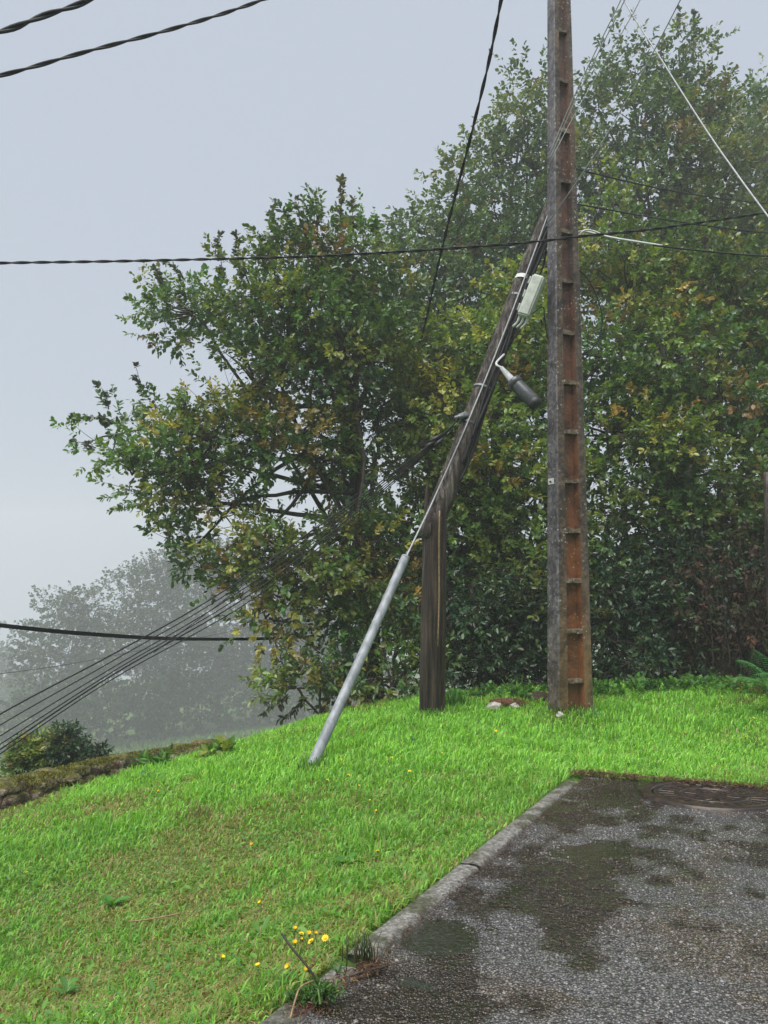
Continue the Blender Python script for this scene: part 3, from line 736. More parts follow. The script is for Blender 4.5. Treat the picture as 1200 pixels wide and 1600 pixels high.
for nm, lb, px, d, lb_l, pal in HEDGE:
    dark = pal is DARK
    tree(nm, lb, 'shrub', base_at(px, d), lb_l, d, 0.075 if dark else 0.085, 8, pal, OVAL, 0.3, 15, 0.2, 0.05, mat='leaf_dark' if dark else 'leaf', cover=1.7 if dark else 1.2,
         shoots=[] if px != 500 else [(470, 1060, 440, 1035, 9.4, (0.05, 0.06, 0.025)), (450, 1085, 418, 1112, 9.3, (0.05, 0.06, 0.025)), (500, 1020, 470, 1000, 9.4, (0.05, 0.06, 0.025)), (480, 1090, 445, 1122, 9.3, (0.05, 0.06, 0.025))])

# brown dead thicket at the right edge
def thicket():
    b = base_at(1160, 9.7)
    root = empty('dead_thicket', b, 'brown tangle of dead stems and bracken in deep shade at the right edge', 'thicket')
    g = Geo(); ORG, AX, LN = [], [], []
    for i in range(520):
        px = rng.uniform(1105, 1300); d = rng.uniform(9.4, 10.8)
        p0 = base_at(px, d); h = rng.uniform(0.6, 2.0) * (0.55 + 0.45 * min(1, (px - 1060) / 110))
        p2 = p0 + np.array([rng.normal(0, 0.35), rng.normal(0, 0.3), h])
        pts = bez(p0, (p0 + p2) / 2 + rng.normal(0, 0.18, 3), p2, 6)
        g.tube(pts, np.linspace(0.007, 0.0025, 6), 3, False)
        k = 5
        for t in rng.integers(2, 6, k):
            ORG.append(pts[t]); AX.append(rand_unit(1)[0] + np.array([0, 0, -0.4])); LN.append(0.2)
    g.build('stems', M['twig'], root)
    n = len(ORG)
    col = palette(n, [(3, (0.05, 0.03, 0.022)), (2, (0.085, 0.045, 0.028)), (2, (0.03, 0.026, 0.018)), (0.8, (0.045, 0.07, 0.025))])
    V, Q, cc = sprigs(np.array(ORG), norm(np.array(AX)), np.array(LN), col, 7, 0.07, DIAM, 0.9, 0.5)
    mesh_np('foliage', V, [Q], M['dead'], root, cc)
thicket()

# far wood, each tree its own
FARCOL = [(3, (0.035, 0.06, 0.03)), (3, (0.05, 0.075, 0.035)), (1, (0.08, 0.085, 0.045))]
FAR = [
    ('misty tree with ragged top at the left of the far wood', 110, 95, [(90, 960, 30, 26, 95), (135, 945, 34, 30, 95), (60, 1010, 34, 34, 95), (110, 1020, 50, 45, 94), (170, 1000, 36, 40, 95), (80, 1090, 55, 60, 94), (150, 1100, 50, 50, 92)]),
    ('broad misty tree in the middle of the far wood', 240, 100, [(215, 930, 40, 36, 100), (255, 900, 40, 34, 100), (210, 1000, 50, 50, 99), (270, 980, 50, 50, 99), (230, 1080, 60, 60, 98), (290, 1070, 45, 60, 98)]),
    ('tallest misty tree of the far wood, half hidden by the lone oak', 340, 112, [(300, 880, 40, 34, 112), (350, 885, 45, 36, 112), (320, 950, 55, 50, 111), (390, 940, 50, 50, 111), (350, 1030, 60, 60, 110), (400, 1050, 50, 60, 109)]),
    ('misty tree at the right end of the far wood, behind the low bush', 460, 115, [(440, 940, 50, 50, 115), (500, 960, 50, 50, 115), (450, 1030, 60, 60, 114), (520, 1040, 50, 60, 114), (570, 980, 50, 70, 115)]),
    ('pale tree fading into fog at the far left edge', 5, 156, [(0, 1040, 30, 34, 156), (-40, 1010, 40, 40, 156), (10, 1100, 40, 50, 156), (-50, 1090, 50, 60, 156), (40, 1070, 40, 40, 155)]),
]
for lb, px, d, lob in FAR:
    tree('woodland_tree', lb, 'tree', base_at(px, d), lob, d, 0.28 * d / 78, 10, FARCOL, DIAM, 1.55 * d / 78, 17, 0.9, 0.4, group='trees of the far wood', mat='leaf_far', cover=1.8, wide=1.5)
# hedge line at the foot of the far wood
def far_scrub():
    n = 1500
    px = rng.uniform(-80, 620, n); d = 91 + px.clip(0, 620) * 0.025 + rng.uniform(0, 8, n)
    x = (px - 600) / 1200 * d; z = ground_z(x, d)
    org = np.stack([x, d, z + rng.uniform(0.0, 6.0, n)], 1)
    V, Q, cc = sprigs(org, norm(rand_unit(n) + np.array([0, 0, 0.6])), np.full(n, 1.2), palette(n, FARCOL), 7, 0.6, DIAM, 1.4)
    o = mesh_np('undergrowth', V, [Q], M['leaf_far'], None, cc)
    tag(o, 'dark scrub along the foot of the far misty wood', 'undergrowth', kind='stuff')
far_scrub()

# three shrubs behind the stone wall
for lb, px, d, lob, pal, K in [
    ('round yellowish bush behind the stone wall, leftmost of three', 60, 9.4, [(50, 1170, 26, 22, 9.4), (75, 1180, 24, 20, 9.4), (45, 1195, 28, 18, 9.3)], YELLOW, 7),
    ('cone-shaped dark green bush behind the stone wall, middle and tallest of three', 105, 9.3, [(102, 1150, 10, 14, 9.3), (105, 1172, 19, 16, 9.3), (100, 1195, 26, 18, 9.3)], DARK, 8),
    ('small low dark bush behind the stone wall, right of the cone-shaped bush', 145, 9.3, [(145, 1172, 11, 12, 9.3), (142, 1190, 17, 14, 9.3)], DARK, 8)]:
    tree('garden_shrub', lb, 'shrub', base_at(px, d), lob, d, 0.055, K, pal, OVAL, 0.11, 10, 0.10, 0.03, mat='leaf', cover=2.0)

# ------------------------------------------------------------------ stone wall
def stone_wall():
    path = [P(-140, 1262, 5.2), P(-40, 1245, 5.7), P(60, 1232, 6.2), P(160, 1208, 7.0), P(250, 1186, 7.9), P(345, 1160, 9.1), P(400, 1148, 9.8)]
    pl = spline(np.array(path), 120); pl, q = resample(pl, 0.05)
    pl[:, 2] = ground_z(pl[:, 0], pl[:, 1])
    topz = np.interp(pl[:, 1], [5.2, 6.0, 6.3, 7.0, 7.9, 9.0, 9.8], [P(0, 1216, 6.0)[2] + 0.01, P(0, 1216, 6.0)[2], P(70, 1208, 6.3)[2], P(160, 1186, 7.0)[2], P(250, 1172, 7.9)[2], P(340, 1157, 9.0)[2], P(400, 1150, 9.8)[2] - 0.1])
    tot = q[-1]
    tan = norm(np.gradient(pl, axis=0)); nrm_ = np.stack([tan[:, 1], -tan[:, 0], np.zeros(len(tan))], 1)    # towards the lawn
    root = empty('stone_wall', pl[len(pl) // 2], 'low mossy dry stone wall along the left edge of the lawn', 'wall')
    at = lambda s, A: np.array([np.interp(s, q, A[:, k]) for k in range(3)])
    # earth and rubble core
    V = []; sec = [(-0.15, -0.6), (-0.13, -0.05), (0.0, -0.015), (0.1, -0.05), (0.12, -0.6)]
    for i in range(len(pl)):
        for (o, h) in sec: V.append(pl[i] * [1, 1, 0] + nrm_[i] * o + np.array([0, 0, topz[i] + h]))
    m = len(sec); ii = np.arange(len(pl) - 1)
    mesh_np('rubble_core', np.array(V), [np.concatenate([np.stack([ii * m + j, (ii + 1) * m + j, (ii + 1) * m + j + 1, ii * m + j + 1], 1) for j in range(m - 1)])], M['soil'], root)
    seed = 0
    for course, (dz, off) in enumerate([(-0.05, 0.0), (-0.135, 0.09), (-0.225, 0.11), (-0.32, 0.12)]):
        s = 0.02 * course
        while s < tot - 0.1:
            L = rng.uniform(0.16, 0.36) if course == 0 else rng.uniform(0.10, 0.24)
            hgt = 0.055 if course == 0 else 0.05
            if course > 1 and s > tot * 0.62: break
            p = at(s + L / 2, pl); nn = at(s + L / 2, nrm_); t = at(s + L / 2, tan); tz = np.interp(s + L / 2, q, topz)
            bm = lump_bm(None, (L / 2 * 0.98, (0.15 if course == 0 else 0.07) * rng.uniform(0.85, 1.1), hgt * rng.uniform(0.85, 1.15)), seed, 2, 0.42)
            c = p * [1, 1, 0] + nn * off + np.array([0, 0, tz + dz + rng.normal(0, 0.006)])
            mat = Matrix.Translation(Vector(c)) @ Matrix.Rotation(math.atan2(t[1], t[0]), 4, 'Z') @ Matrix.Rotation(-math.asin(np.clip(t[2], -1, 1)) + rng.normal(0, 0.05), 4, 'Y') @ Matrix.Rotation(rng.normal(0, 0.08), 4, 'X')
            bmesh.ops.transform(bm, matrix=mat, verts=bm.verts)
            link_bm('stone', bm, M['stone'], root, True); seed += 1; s += L
    # moss cushions: fine upright tufts
    n = 15000
    s = rng.uniform(0, tot, n); a = rng.uniform(-0.16, 0.17, n)
    keep = fbm2(s * 3.2, a * 6, 41) + rng.normal(0, 0.06, n) - 1.2 * np.maximum(0, a - 0.07) > 0.47
    s, a = s[keep], a[keep]; n = len(s)
    p = np.stack([np.interp(s, q, pl[:, k]) for k in range(3)], 1); nn = np.stack([np.interp(s, q, nrm_[:, k]) for k in range(3)], 1)
    z = np.interp(s, q, topz) + 0.004 - np.maximum(0, np.abs(a) - 0.10) * 1.1
    pos = p * [1, 1, 0] + nn * a[:, None]; pos[:, 2] = z - 0.012
    L = rng.uniform(0.010, 0.028, n)
    col = palette(n, [(3, (0.16, 0.165, 0.025)), (3, (0.10, 0.12, 0.022)), (1, (0.2, 0.15, 0.04)), (1.5, (0.07, 0.06, 0.025))])
    V, Q, k = leaves(pos, norm(rng.normal(0, 0.5, (n, 3)) + np.array([0, 0, 1.0]) + nn * (a * 3)[:, None]), rand_unit(n), L, L * 0.8, DIAM)
    tag(mesh_np('moss', V, [Q], M['moss'], root, np.repeat(col, k, 0)), kind='stuff')
stone_wall()

# ------------------------------------------------------------------ concrete pole
PD = 7.5
pole_base = P(891, 1108, PD)
def concrete_pole():
    rot = R(18.4); cr, sr = math.cos(rot), math.sin(rot)
    bx = pole_base
    root = empty('concrete_pole', bx, 'tall ribbed concrete utility pole with rust-brown recessed side', 'pole')
    H = 7.6; Z0 = -0.35
    def dims(z):
        t = z / 6.75
        return 0.224 * (1 - 0.38 * t), 0.383 * (1 - 0.45 * t)      # flange width, depth
    def loc(x, y, z): return (bx[0] + x * cr - y * sr, bx[1] + x * sr + y * cr, bx[2] + z)
    def section(z):
        a, b = dims(z); f = b * 0.26; w = a * 0.16; ch = a * 0.06
        A, B = a / 2, b / 2
        return [(-B + ch, -A), (-B + f, -A), (-B + f + 0.02, -w), (B - f - 0.02, -w), (B - f, -A), (B - ch, -A), (B, -A + ch), (B, A - ch), (B - ch, A), (B - f, A), (B - f - 0.02, w), (-B + f + 0.02, w), (-B + f, A), (-B + ch, A), (-B, A - ch), (-B, -A + ch)]
    zs = np.linspace(Z0, H, 56); V = []
    for z in zs:
        for (x, y) in section(z):
            e = 0.0035 * (random.random() - 0.5)
            V.append(loc(x + e, y + e, z))
    m = 16; F = []; mi = []
    for i in range(len(zs) - 1):
        for j in range(m):
            F.append((i * m + j, i * m + (j + 1) % m, (i + 1) * m + (j + 1) % m, (i + 1) * m + j))
            mi.append(1 if j in (1, 2, 3, 9, 10, 11) else (2 if j in (0, 4, 8, 12) else 0))
    me = bpy.data.meshes.new('shaft'); me.from_pydata(V, [], F + [tuple(reversed(range(m))), tuple(range((len(zs) - 1) * m, len(zs) * m))])
    for mm in ('pole_grey', 'pole_web', 'pole_flange'): me.materials.append(M[mm])
    me.polygons.foreach_set('material_index', mi + [0, 0])
    o = bpy.data.objects.new('shaft', me); COL.objects.link(o); o.parent = root
    # rungs across the recess, read one by one off the photograph
    ry = [1062, 985, 907, 830, 753, 677, 600, 523, 443, 366, 288, 210, 132, 54]
    for i, py in enumerate(ry + [-25, -100]):
        z = P(893, py, PD)[2] - bx[2]
        a, b = dims(z); f = b * 0.26
        for s in (-1, 1):
            bm = bmesh.new(); bmesh.ops.create_cube(bm, size=1)
            dep = a / 2 - a * 0.16 + 0.004
            bmesh.ops.scale(bm, vec=(b - 2 * f + 0.004, dep, 0.042), verts=bm.verts)
            bmesh.ops.subdivide_edges(bm, edges=bm.edges[:], cuts=5, use_grid_fill=True)
            for v in bm.verts:
                k = (float(noise3(v.co.x * 30, v.co.y * 30 + i * 7, v.co.z * 30, 3)) - 0.5)
                v.co.z += k * 0.016 + (0.012 if v.co.z > 0 else 0) * (-v.co.y * s / dep * -1 if False else 0); v.co.y += k * 0.006
            M_ = Matrix.Translation(Vector(bx) + Vector((0, 0, z))) @ Matrix.Rotation(rot, 4, 'Z') @ Matrix.Translation((0, s * (a * 0.16 + dep / 2 - 0.002 - 0.004), 0))
            bmesh.ops.transform(bm, matrix=M_, verts=bm.verts)
            link_bm('rung', bm, M['rung'], root)
    # small white number plate on the grey face
    z = P(863, 753, PD)[2] - bx[2]; a, b = dims(z)
    Mx = Matrix.Translation(Vector(bx) + Vector((0, 0, z))) @ Matrix.Rotation(rot, 4, 'Z') @ Matrix.Translation((-b / 2 - 0.003, 0.012, 0))
    pl = bevel_box('number_plate', (0.006, 0.10, 0.058), M['steel_white'], root, 0.002, Mx, 1)
    tag(pl, 'small white plate with a dark mark')
    bevel_box('mark', (0.003, 0.034, 0.02), M['plastic_black'], pl, 0.001, Mx @ Matrix.Translation((-0.0035, 0.008, -0.002)), 1)
    bevel_box('mark', (0.003, 0.012, 0.008), M['plastic_black'], pl, 0.001, Mx @ Matrix.Translation((-0.0035, -0.022, -0.012)), 1)
concrete_pole()

# ------------------------------------------------------------------ wooden post and leaning pole
def cyl_wood(name, pts, rad, mat, parent, sides=26, crack=None, seed=3, jag=0.0):
    pts = np.asarray(pts, float); n = len(pts); V = []
    tan = norm(np.gradient(pts, axis=0)); a = np.array([1.0, 0, 0])
    th = np.arange(sides) / sides * 2 * math.pi
    for i in range(n):
        a = a - tan[i] * a.dot(tan[i]); a /= np.linalg.norm(a); b = np.cross(tan[i], a)
        r = rad[i] * (1 + 0.10 * (noise2(np.cos(th) * 1.4 + 5, np.sin(th) * 1.4 + i * 0.12, seed) - 0.5) + 0.035 * (noise2(th * 5, np.full(sides, i * 0.08), seed + 2) - 0.5))
        for c in (crack or []):
            dth = np.angle(np.exp(1j * (th - c[0] - 0.08 * math.sin(i * 0.4))))
            r = r * (1 - c[1] * np.exp(-(dth / c[2]) ** 2))
        off = np.zeros((sides, 3))
        if jag and i == n - 1: off = tan[i] * (noise2(np.cos(th) * 3, np.sin(th) * 3, seed + 5)[:, None] - 0.5) * jag
        V.append(pts[i] + (np.cos(th) * r)[:, None] * a + (np.sin(th) * r)[:, None] * b + off)
    V = np.concatenate(V + [pts[:1], pts[-1:] - tan[-1:] * jag * 0.3]); k = np.arange(sides); k2 = (k + 1) % sides
    Q = np.concatenate([np.stack([i * sides + k, i * sides + k2, (i + 1) * sides + k2, (i + 1) * sides + k], 1) for i in range(n - 1)])
    c0 = n * sides
    T = np.concatenate([np.stack([k2, k, np.full(sides, c0)], 1), np.stack([(n - 1) * sides + k, (n - 1) * sides + k2, np.full(sides, c0 + 1)], 1)])
    return mesh_np(name, V, [Q, T], mat, parent, smooth=True)
PB = P(675, 1114, 7.4)
post = empty('wooden_post', PB, 'dark wet upright wooden post stump, split and jagged at the top', 'post')
tp = P(679, 806, 7.41)
pts = PB - np.array([0, 0, 0.25]) + np.linspace(0, 1, 34)[:, None] * (tp - PB + np.array([0, 0, 0.25]))
cyl_wood('shaft', pts, np.linspace(0.122, 0.118, 34), M['wood'], post, 36, [(-0.75, 0.30, 0.14), (-1.9, 0.09, 0.08), (-2.5, 0.06, 0.07), (3.6, 0.1, 0.12), (-1.3, 0.06, 0.07)], 3, 0.1)
# splinter standing up at the back left of the break
g = Geo(); g.tube(np.array([P(668, 840, 7.47), P(667, 790, 7.48), P(668, 762, 7.48), P(668, 750, 7.48)]), [0.03, 0.028, 0.018, 0.004], 6, True, 0.5, 2); g.build('splinter', M['wood'], post)
# loose vertical wire stapled to the post
g = Geo(); g.tube(spline([P(687, 798, 7.285), P(686, 850, 7.28), P(686, 940, 7.275), P(684, 1010, 7.272)], 14), 0.007, 5); g.build('stapled_strip', M['drystem'], post)

lean = empty('leaning_pole', P(672, 825, 7.2), 'broken wooden telephone pole leaning against the concrete pole', 'pole')
LA, LB = P(667, 842, 7.38), P(868, 305, 7.98)
lp = LA + np.linspace(0, 1, 40)[:, None] * (LB - LA); lp[:, 0] += 0.012 * np.sin(np.linspace(0, 7, 40))
LR = np.linspace(0.112, 0.072, 40); LR[:4] *= [0.7, 0.88, 0.96, 0.99]
cyl_wood('shaft', lp, LR, M['wood_grey'], lean, 36, [(-2.2, 0.10, 0.08), (-1.2, 0.08, 0.07), (-0.4, 0.12, 0.1), (2.0, 0.06, 0.12)], 8, 0.0)
ldir = norm(LB - LA)
def lean_at(py, side=0.0, front=1.0, extra=0.0):
    """a point on the surface of the leaning pole at picture height py; side -1..1 across its width"""
    t = np.clip((842 - py) / (842 - 305), -0.1, 1.05)
    c = LA + (LB - LA) * t; r = 0.112 + (0.072 - 0.112) * t + extra
    toward = norm(np.array([0, 0, CAM_Z]) - c); toward = norm(toward - ldir * toward.dot(ldir)); right = np.cross(ldir, toward) * -1
    if right[0] < 0: right = -right
    f = math.sqrt(max(0.0, 1 - side * side)) * front
    return c + right * side * r + toward * f * r
# metal band and bracket
def band(py, mat, w=0.05, name='band', r=0.006):
    g = Geo(); t = (842 - py) / (842 - 305); c = LA + (LB - LA) * t; rr = 0.112 + (0.072 - 0.112) * t + r
    g.tube(np.array([c - ldir * w / 2, c + ldir * w / 2]), rr, 24, False); 
    V0 = np.concatenate(g.V)
    g.tube(np.array([c - ldir * w / 2, c + ldir * w / 2]), rr - 0.003, 24, False)
    return g.build(name, mat, lean)
band(449, M['steel_white'], 0.045, 'clamp_band', 0.012)
band(478, M['galv'], 0.02, 'strap'); band(622, M['galv'], 0.02, 'strap'); band(676, M['plastic_dark'], 0.03, 'strap')
c = lean_at(672, -0.75, 1, 0.03)
bevel_box('bracket', (0.09, 0.07, 0.05), M['galv'], lean, 0.01, Matrix.Translation(Vector(c)) @ Matrix.Rotation(-0.4, 4, 'Y'))
g = Geo(); g.tube(np.array([c + [0.02, -0.02, 0.0], c + [-0.08, -0.05, -0.03]]), 0.016, 8); g.build('hook', M['galv'], lean)

# guy wire with its steel guard tube
guy = empty('guy_wire', P(485, 1198, 5.6), 'guy wire running down the leaning pole into a slanting galvanised guard tube', 'guy wire')
GT, GB = P(633, 872, 6.85), P(484, 1203, 5.6)
g = Geo(); g.tube(spline([lean_at(322, -0.05, 1, 0.012), lean_at(449, 0.02, 1, 0.022), lean_at(560, -0.02, 1, 0.012), lean_at(690, -0.25, 1, 0.012), lean_at(792, -0.6, 1, 0.01), P(650, 838, 6.98), GT - (GT - GB) * 0.1], 60), 0.0085, 7); g.build('wire', M['grey_cable'], guy)
g = Geo(); gdir = norm(GT - GB)
g.tube(np.array([GB - gdir * 0.25, GB, GB + (GT - GB) * 0.5 + [0.006, 0, 0], GT]), 0.039, 20, False)
g.tube(np.array([GT, GB]), 0.034, 20, False); 
V_t = g.build('guard_tube', M['galv'], guy); tag(V_t, 'dull galvanised steel tube')
g = Geo(); g.tube(np.array([GT - gdir * 0.01, GT + gdir * 0.012]), 0.0395, 20, True); g.build('tube_cap', M['galv'], guy)
g = Geo(); g.tube(np.array([GT + gdir * 0.03, GT + gdir * 0.10]), [0.02, 0.013], 10, True); g.build('wire_clamp', M['plastic_dark'], guy)

# black telephone cables tied to the underside of the leaning pole
for i, (sd0, y0, y1, rr, lbl) in enumerate([
    (0.62, 345, 735, 0.016, 'thick black cable tied along the underside of the leaning pole, outermost strand'),
    (0.40, 350, 700, 0.013, 'black cable along the front of the leaning pole beside the guy wire'),
    (0.82, 380, 760, 0.014, 'black cable hanging slightly loose below the leaning pole, reaching lowest'),
    (0.95, 385, 560, 0.010, 'thin black cable bowed out from the leaning pole toward the white box'),
    (0.20, 340, 600, 0.008, 'thin dark cable on the leaning pole right next to the pale guy wire')]):
    ys = np.linspace(y0, y1, 12)
    pts = [lean_at(y, np.clip(sd0 + 0.10 * math.sin(i * 2 + k * 1.1), -1, 0.99), 1, 0.012 + 0.02 * abs(math.sin(k * 0.9 + i)) + (0.05 * math.sin(k / 11 * math.pi) if i == 3 else 0)) for k, y in enumerate(ys)]
    g = Geo(); g.tube(spline(np.array(pts), 60), rr, 7)
    tag(g.build('telephone_cable', M['black_cable']), lbl, 'cable', 'black cables tied to the leaning pole')

# white terminal box
def terminal_box():
    c = P(831, 464, 7.45)
    right = np.array([1.0, 0, 0]); ang = math.atan2(72, 34) - math.pi / 2
    root = empty('terminal_box', c, 'pale weathered plastic terminal box hanging between leaning pole and concrete pole', 'junction box')
    Mx = Matrix.Translation(Vector(c)) @ Matrix.Rotation(-R(20), 4, 'Z') @ Matrix.Rotation(R(23), 4, 'Y')
    bevel_box('base', (0.13, 0.06, 0.42), M['plastic_white'], root, 0.022, Mx @ Matrix.Translation((0, 0.03, 0)))
    bm = bmesh.new(); bmesh.ops.create_cube(bm, size=1); bmesh.ops.scale(bm, vec=(0.142, 0.075, 0.44), verts=bm.verts)
    for v in bm.verts:
        if v.co.y < 0: v.co.x *= 0.8; v.co.z *= 0.93
    bmesh.ops.bevel(bm, geom=bm.edges[:], offset=0.014, segments=3, affect='EDGES')
    bmesh.ops.transform(bm, matrix=Mx @ Matrix.Translation((0, -0.04, 0)), verts=bm.verts)
    lid = link_bm('lid', bm, M['plastic_white'], root)
    for z in (-0.14, 0.0, 0.14):
        bevel_box('latch', (0.018, 0.03, 0.07), M['plastic_white'], lid, 0.004, Mx @ Matrix.Translation((-0.074, -0.045, z)))
        bevel_box('latch_slot', (0.006, 0.012, 0.05), M['plastic_dark'], lid, 0.001, Mx @ Matrix.Translation((-0.083, -0.058, z)), 1)
    for k, x in enumerate((-0.04, 0.0, 0.04)):
        g = Geo(); p0 = Mx @ Vector((x, 0.0, -0.2)); p1 = Mx @ Vector((x, 0.0, -0.27)); p2 = Mx @ Vector((x - 0.03, 0.01, -0.33))
        g.tube(spline([np.array(p0), np.array(p1), np.array(p2)], 8), [0.016] * 4 + [0.012] * 4, 8); g.build('cable_gland', M['plastic_white'], root)
    bevel_box('hanger', (0.05, 0.10, 0.03), M['galv'], root, 0.004, Mx @ Matrix.Translation((-0.03, 0.09, 0.15)))
    return Mx
BX = terminal_box()
# closure hanging from its cable
def closure():
    a = P(772, 569, 7.25); n0 = P(782, 573, 7.2); n1 = P(800, 594, 7.15); col = P(804, 598, 7.14); e = P(840, 634, 7.05)
    root = empty('splice_closure', e, 'dark grey cable splice closure hanging on a pale cable tail below the leaning pole', 'splice closure')
    d = norm(e - col)
    g = Geo(); g.tube(np.array([col, col + d * 0.03, col + (e - col) * 0.5, e - d * 0.03, e - d * 0.008, e]), [0.062, 0.064, 0.066, 0.064, 0.055, 0.03], 20, True); g.build('dome', M['plastic_dark'], root)
    g = Geo(); g.tube(np.array([e - d * 0.075, e - d * 0.03, e - d * 0.004, e + d * 0.004]), [0.067, 0.0675, 0.058, 0.034], 20, True); g.build('end_cap', M['plastic_black'], root)
    g = Geo(); g.tube(np.array([col - d * 0.03, col - d * 0.02, col + d * 0.02, col + d * 0.03]), [0.066, 0.076, 0.076, 0.066], 20, True); g.build('collar', M['plastic_dark'], root)
    bevel_box('clamp_screw', (0.03, 0.03, 0.06), M['plastic_black'], root, 0.006, Matrix.Translation(Vector(col + np.array([-0.05, -0.02, -0.05]))))
    g = Geo(); g.tube(np.array([n0 + d * 0.01, n1, col - d * 0.02]), [0.018, 0.036, 0.05], 12, True); g.build('neck', M['grey_cable'], root)
    for s in (-1, 1):
        off = np.cross(d, [0, 1, 0]) * 0.064 * s
        g = Geo(); g.tube(np.array([col + off + d * 0.03, e + off * 0.98 - d * 0.05]), 0.006, 6); g.build('rib', M['plastic_black'], root)
    g = Geo(); g.tube(spline([lean_at(578, 0.3, 1, 0.012), lean_at(568, 0.75, 1, 0.012), a + [0.02, 0, 0.008], n0 + d * 0.02], 20), 0.011, 7); g.build('cable_tail', M['white_cable'], root)
closure()

# ------------------------------------------------------------------ overhead cables
def cable(name, label, pts, r, mat='black_cable', n=60, cat='cable', group=None):
    g = Geo(); p = spline(np.array(pts), n); g.tube(p, r, 6); return tag(g.build(name, M[mat]), label, cat, group)
def twisted(name, label, pts, r, pitch=0.16, mat='black_cable', group=None):
    p, q = resample(spline(np.array(pts), 240), pitch / 10)
    root = empty(name, p[0], label, 'cable', group)
    tan = norm(np.gradient(p, axis=0)); a = norm(np.cross(tan, [0, 0, 1.0])); b = np.cross(tan, a)
    for k in range(2):
        ph = q / pitch * 2 * math.pi + k * math.pi + 0.6 * np.sin(q * 1.7)
        c = p + (np.cos(ph)[:, None] * a + np.sin(ph)[:, None] * b) * r * 0.95
        g = Geo(); g.tube(c, r, 6); g.build('strand', M[mat], root)
    return root
twisted('overhead_cable', 'thick twisted black cable crossing the extreme top left corner', [P(-200, 105, 3.6), P(0, 50, 4.0), P(70, 24, 4.2), P(140, 0, 4.4), P(330, -80, 5.0)], 0.0095, 0.5)
twisted('overhead_cable', 'twisted black cable across the upper left sky, second from the top left corner', [P(-200, 160, 4.6), P(0, 118, 5.0), P(130, 82, 5.3), P(280, 42, 5.7), P(410, 0, 6.1), P(650, -90, 6.8)], 0.0082, 0.52)
twisted('overhead_cable', 'nearly level twisted cable crossing the whole picture in front of the concrete pole', [P(-200, 416, 6.6), P(0, 411, 6.7), P(240, 407, 6.8), P(520, 399, 6.9), P(760, 384, 7.0), P(860, 375, 7.05), P(910, 369, 7.1), P(1020, 358, 7.3), P(1200, 332, 7.6), P(1350, 308, 7.9)], 0.0075, 0.34)
twisted('overhead_cable', 'twisted black cable dropping from the top edge into the trees left of the pole', [P(795, -60, 5.6), P(783, 0, 5.9), P(763, 100, 6.5), P(735, 215, 7.3), P(705, 330, 8.2), P(682, 425, 9.2), P(668, 490, 10.3), P(655, 540, 11.4)], 0.0088, 0.6)
cable('service_wire', 'pale thin wire from top edge to grey pole face, left of a close pair', [P(1010, -90, 6.4), P(970, 0, 6.6), P(905, 133, 7.0), P(858, 242, 7.32)], 0.0055, 'grey_cable')
cable('service_wire', 'pale thin wire from top edge to grey pole face, right of a close pair', [P(1016, -90, 6.42), P(976, 0, 6.62), P(910, 133, 7.02), P(859, 248, 7.32)], 0.0055, 'grey_cable')
cable('service_wire', 'faint third wire just right of the close pair at the top edge', [P(1040, -90, 6.5), P(1000, 0, 6.7), P(955, 80, 7.0), P(900, 175, 7.25), P(860, 252, 7.33)], 0.004, 'grey_cable')
cable('service_wire', 'dark thin wire slanting across the concrete pole to the top of the leaning pole', [P(1105, -80, 6.0), P(1063, 0, 6.3), P(1000, 120, 6.6), P(930, 240, 6.9), P(880, 315, 7.15), P(853, 352, 7.5), lean_at(360, 0.4, 1, 0.01)], 0.006, 'galv')
cable('service_wire', 'thick whitish cable slanting down to the right edge across the treetops', [P(935, -90, 7.2), P(975, 0, 6.9), P(1030, 88, 6.5), P(1100, 198, 6.1), P(1150, 270, 5.8), P(1200, 338, 5.5), P(1300, 470, 5.0)], 0.0068, 'grey_cable')
cable('service_wire', 'whitish cable leaving the pole to the right, sagging across the yellow leaves', [P(896, 364, 7.62), P(915, 362, 7.6), P(960, 372, 7.5), P(1035, 384, 7.4)], 0.011, 'white_cable')
cable('service_wire', 'dark cable continuing the whitish one to the right edge', [P(1020, 383, 7.42), P(1060, 388, 7.35), P(1130, 395, 7.2), P(1200, 400, 7.0), P(1330, 403, 6.6)], 0.0085)
cable('service_wire', 'short whitish loop beside the pole where the level cables meet', [P(900, 372, 7.5), P(914, 360, 7.45), P(930, 362, 7.45), P(945, 369, 7.45)], 0.009, 'white_cable')
cable('service_wire', 'dark wire from the pole into the treetops, upper of two', [P(895, 262, 7.65), P(925, 270, 8.2), P(1000, 288, 9.0), P(1090, 305, 10), P(1200, 318, 11), P(1320, 325, 12)], 0.009)
cable('service_wire', 'dark wire from the pole into the treetops, lower of two', [P(896, 318, 7.65), P(930, 324, 8.0), P(1020, 340, 8.7), P(1100, 352, 9.4), P(1200, 364, 10.3), P(1320, 372, 11.2)], 0.008)
cable('loose_cable', 'thin loose dark cable curling out from the right side of the concrete pole', [P(897, 415, 7.62), P(920, 438, 7.62), P(938, 480, 7.65), P(940, 515, 7.66), P(928, 542, 7.65), P(905, 556, 7.64)], 0.006)
cable('loose_cable', 'thin dark cable looping from the terminal box to the concrete pole', [np.array(BX @ Vector((0.05, 0.0, -0.18))), P(848, 480, 7.5), P(851, 500, 7.5), P(856, 530, 7.5)], 0.006)
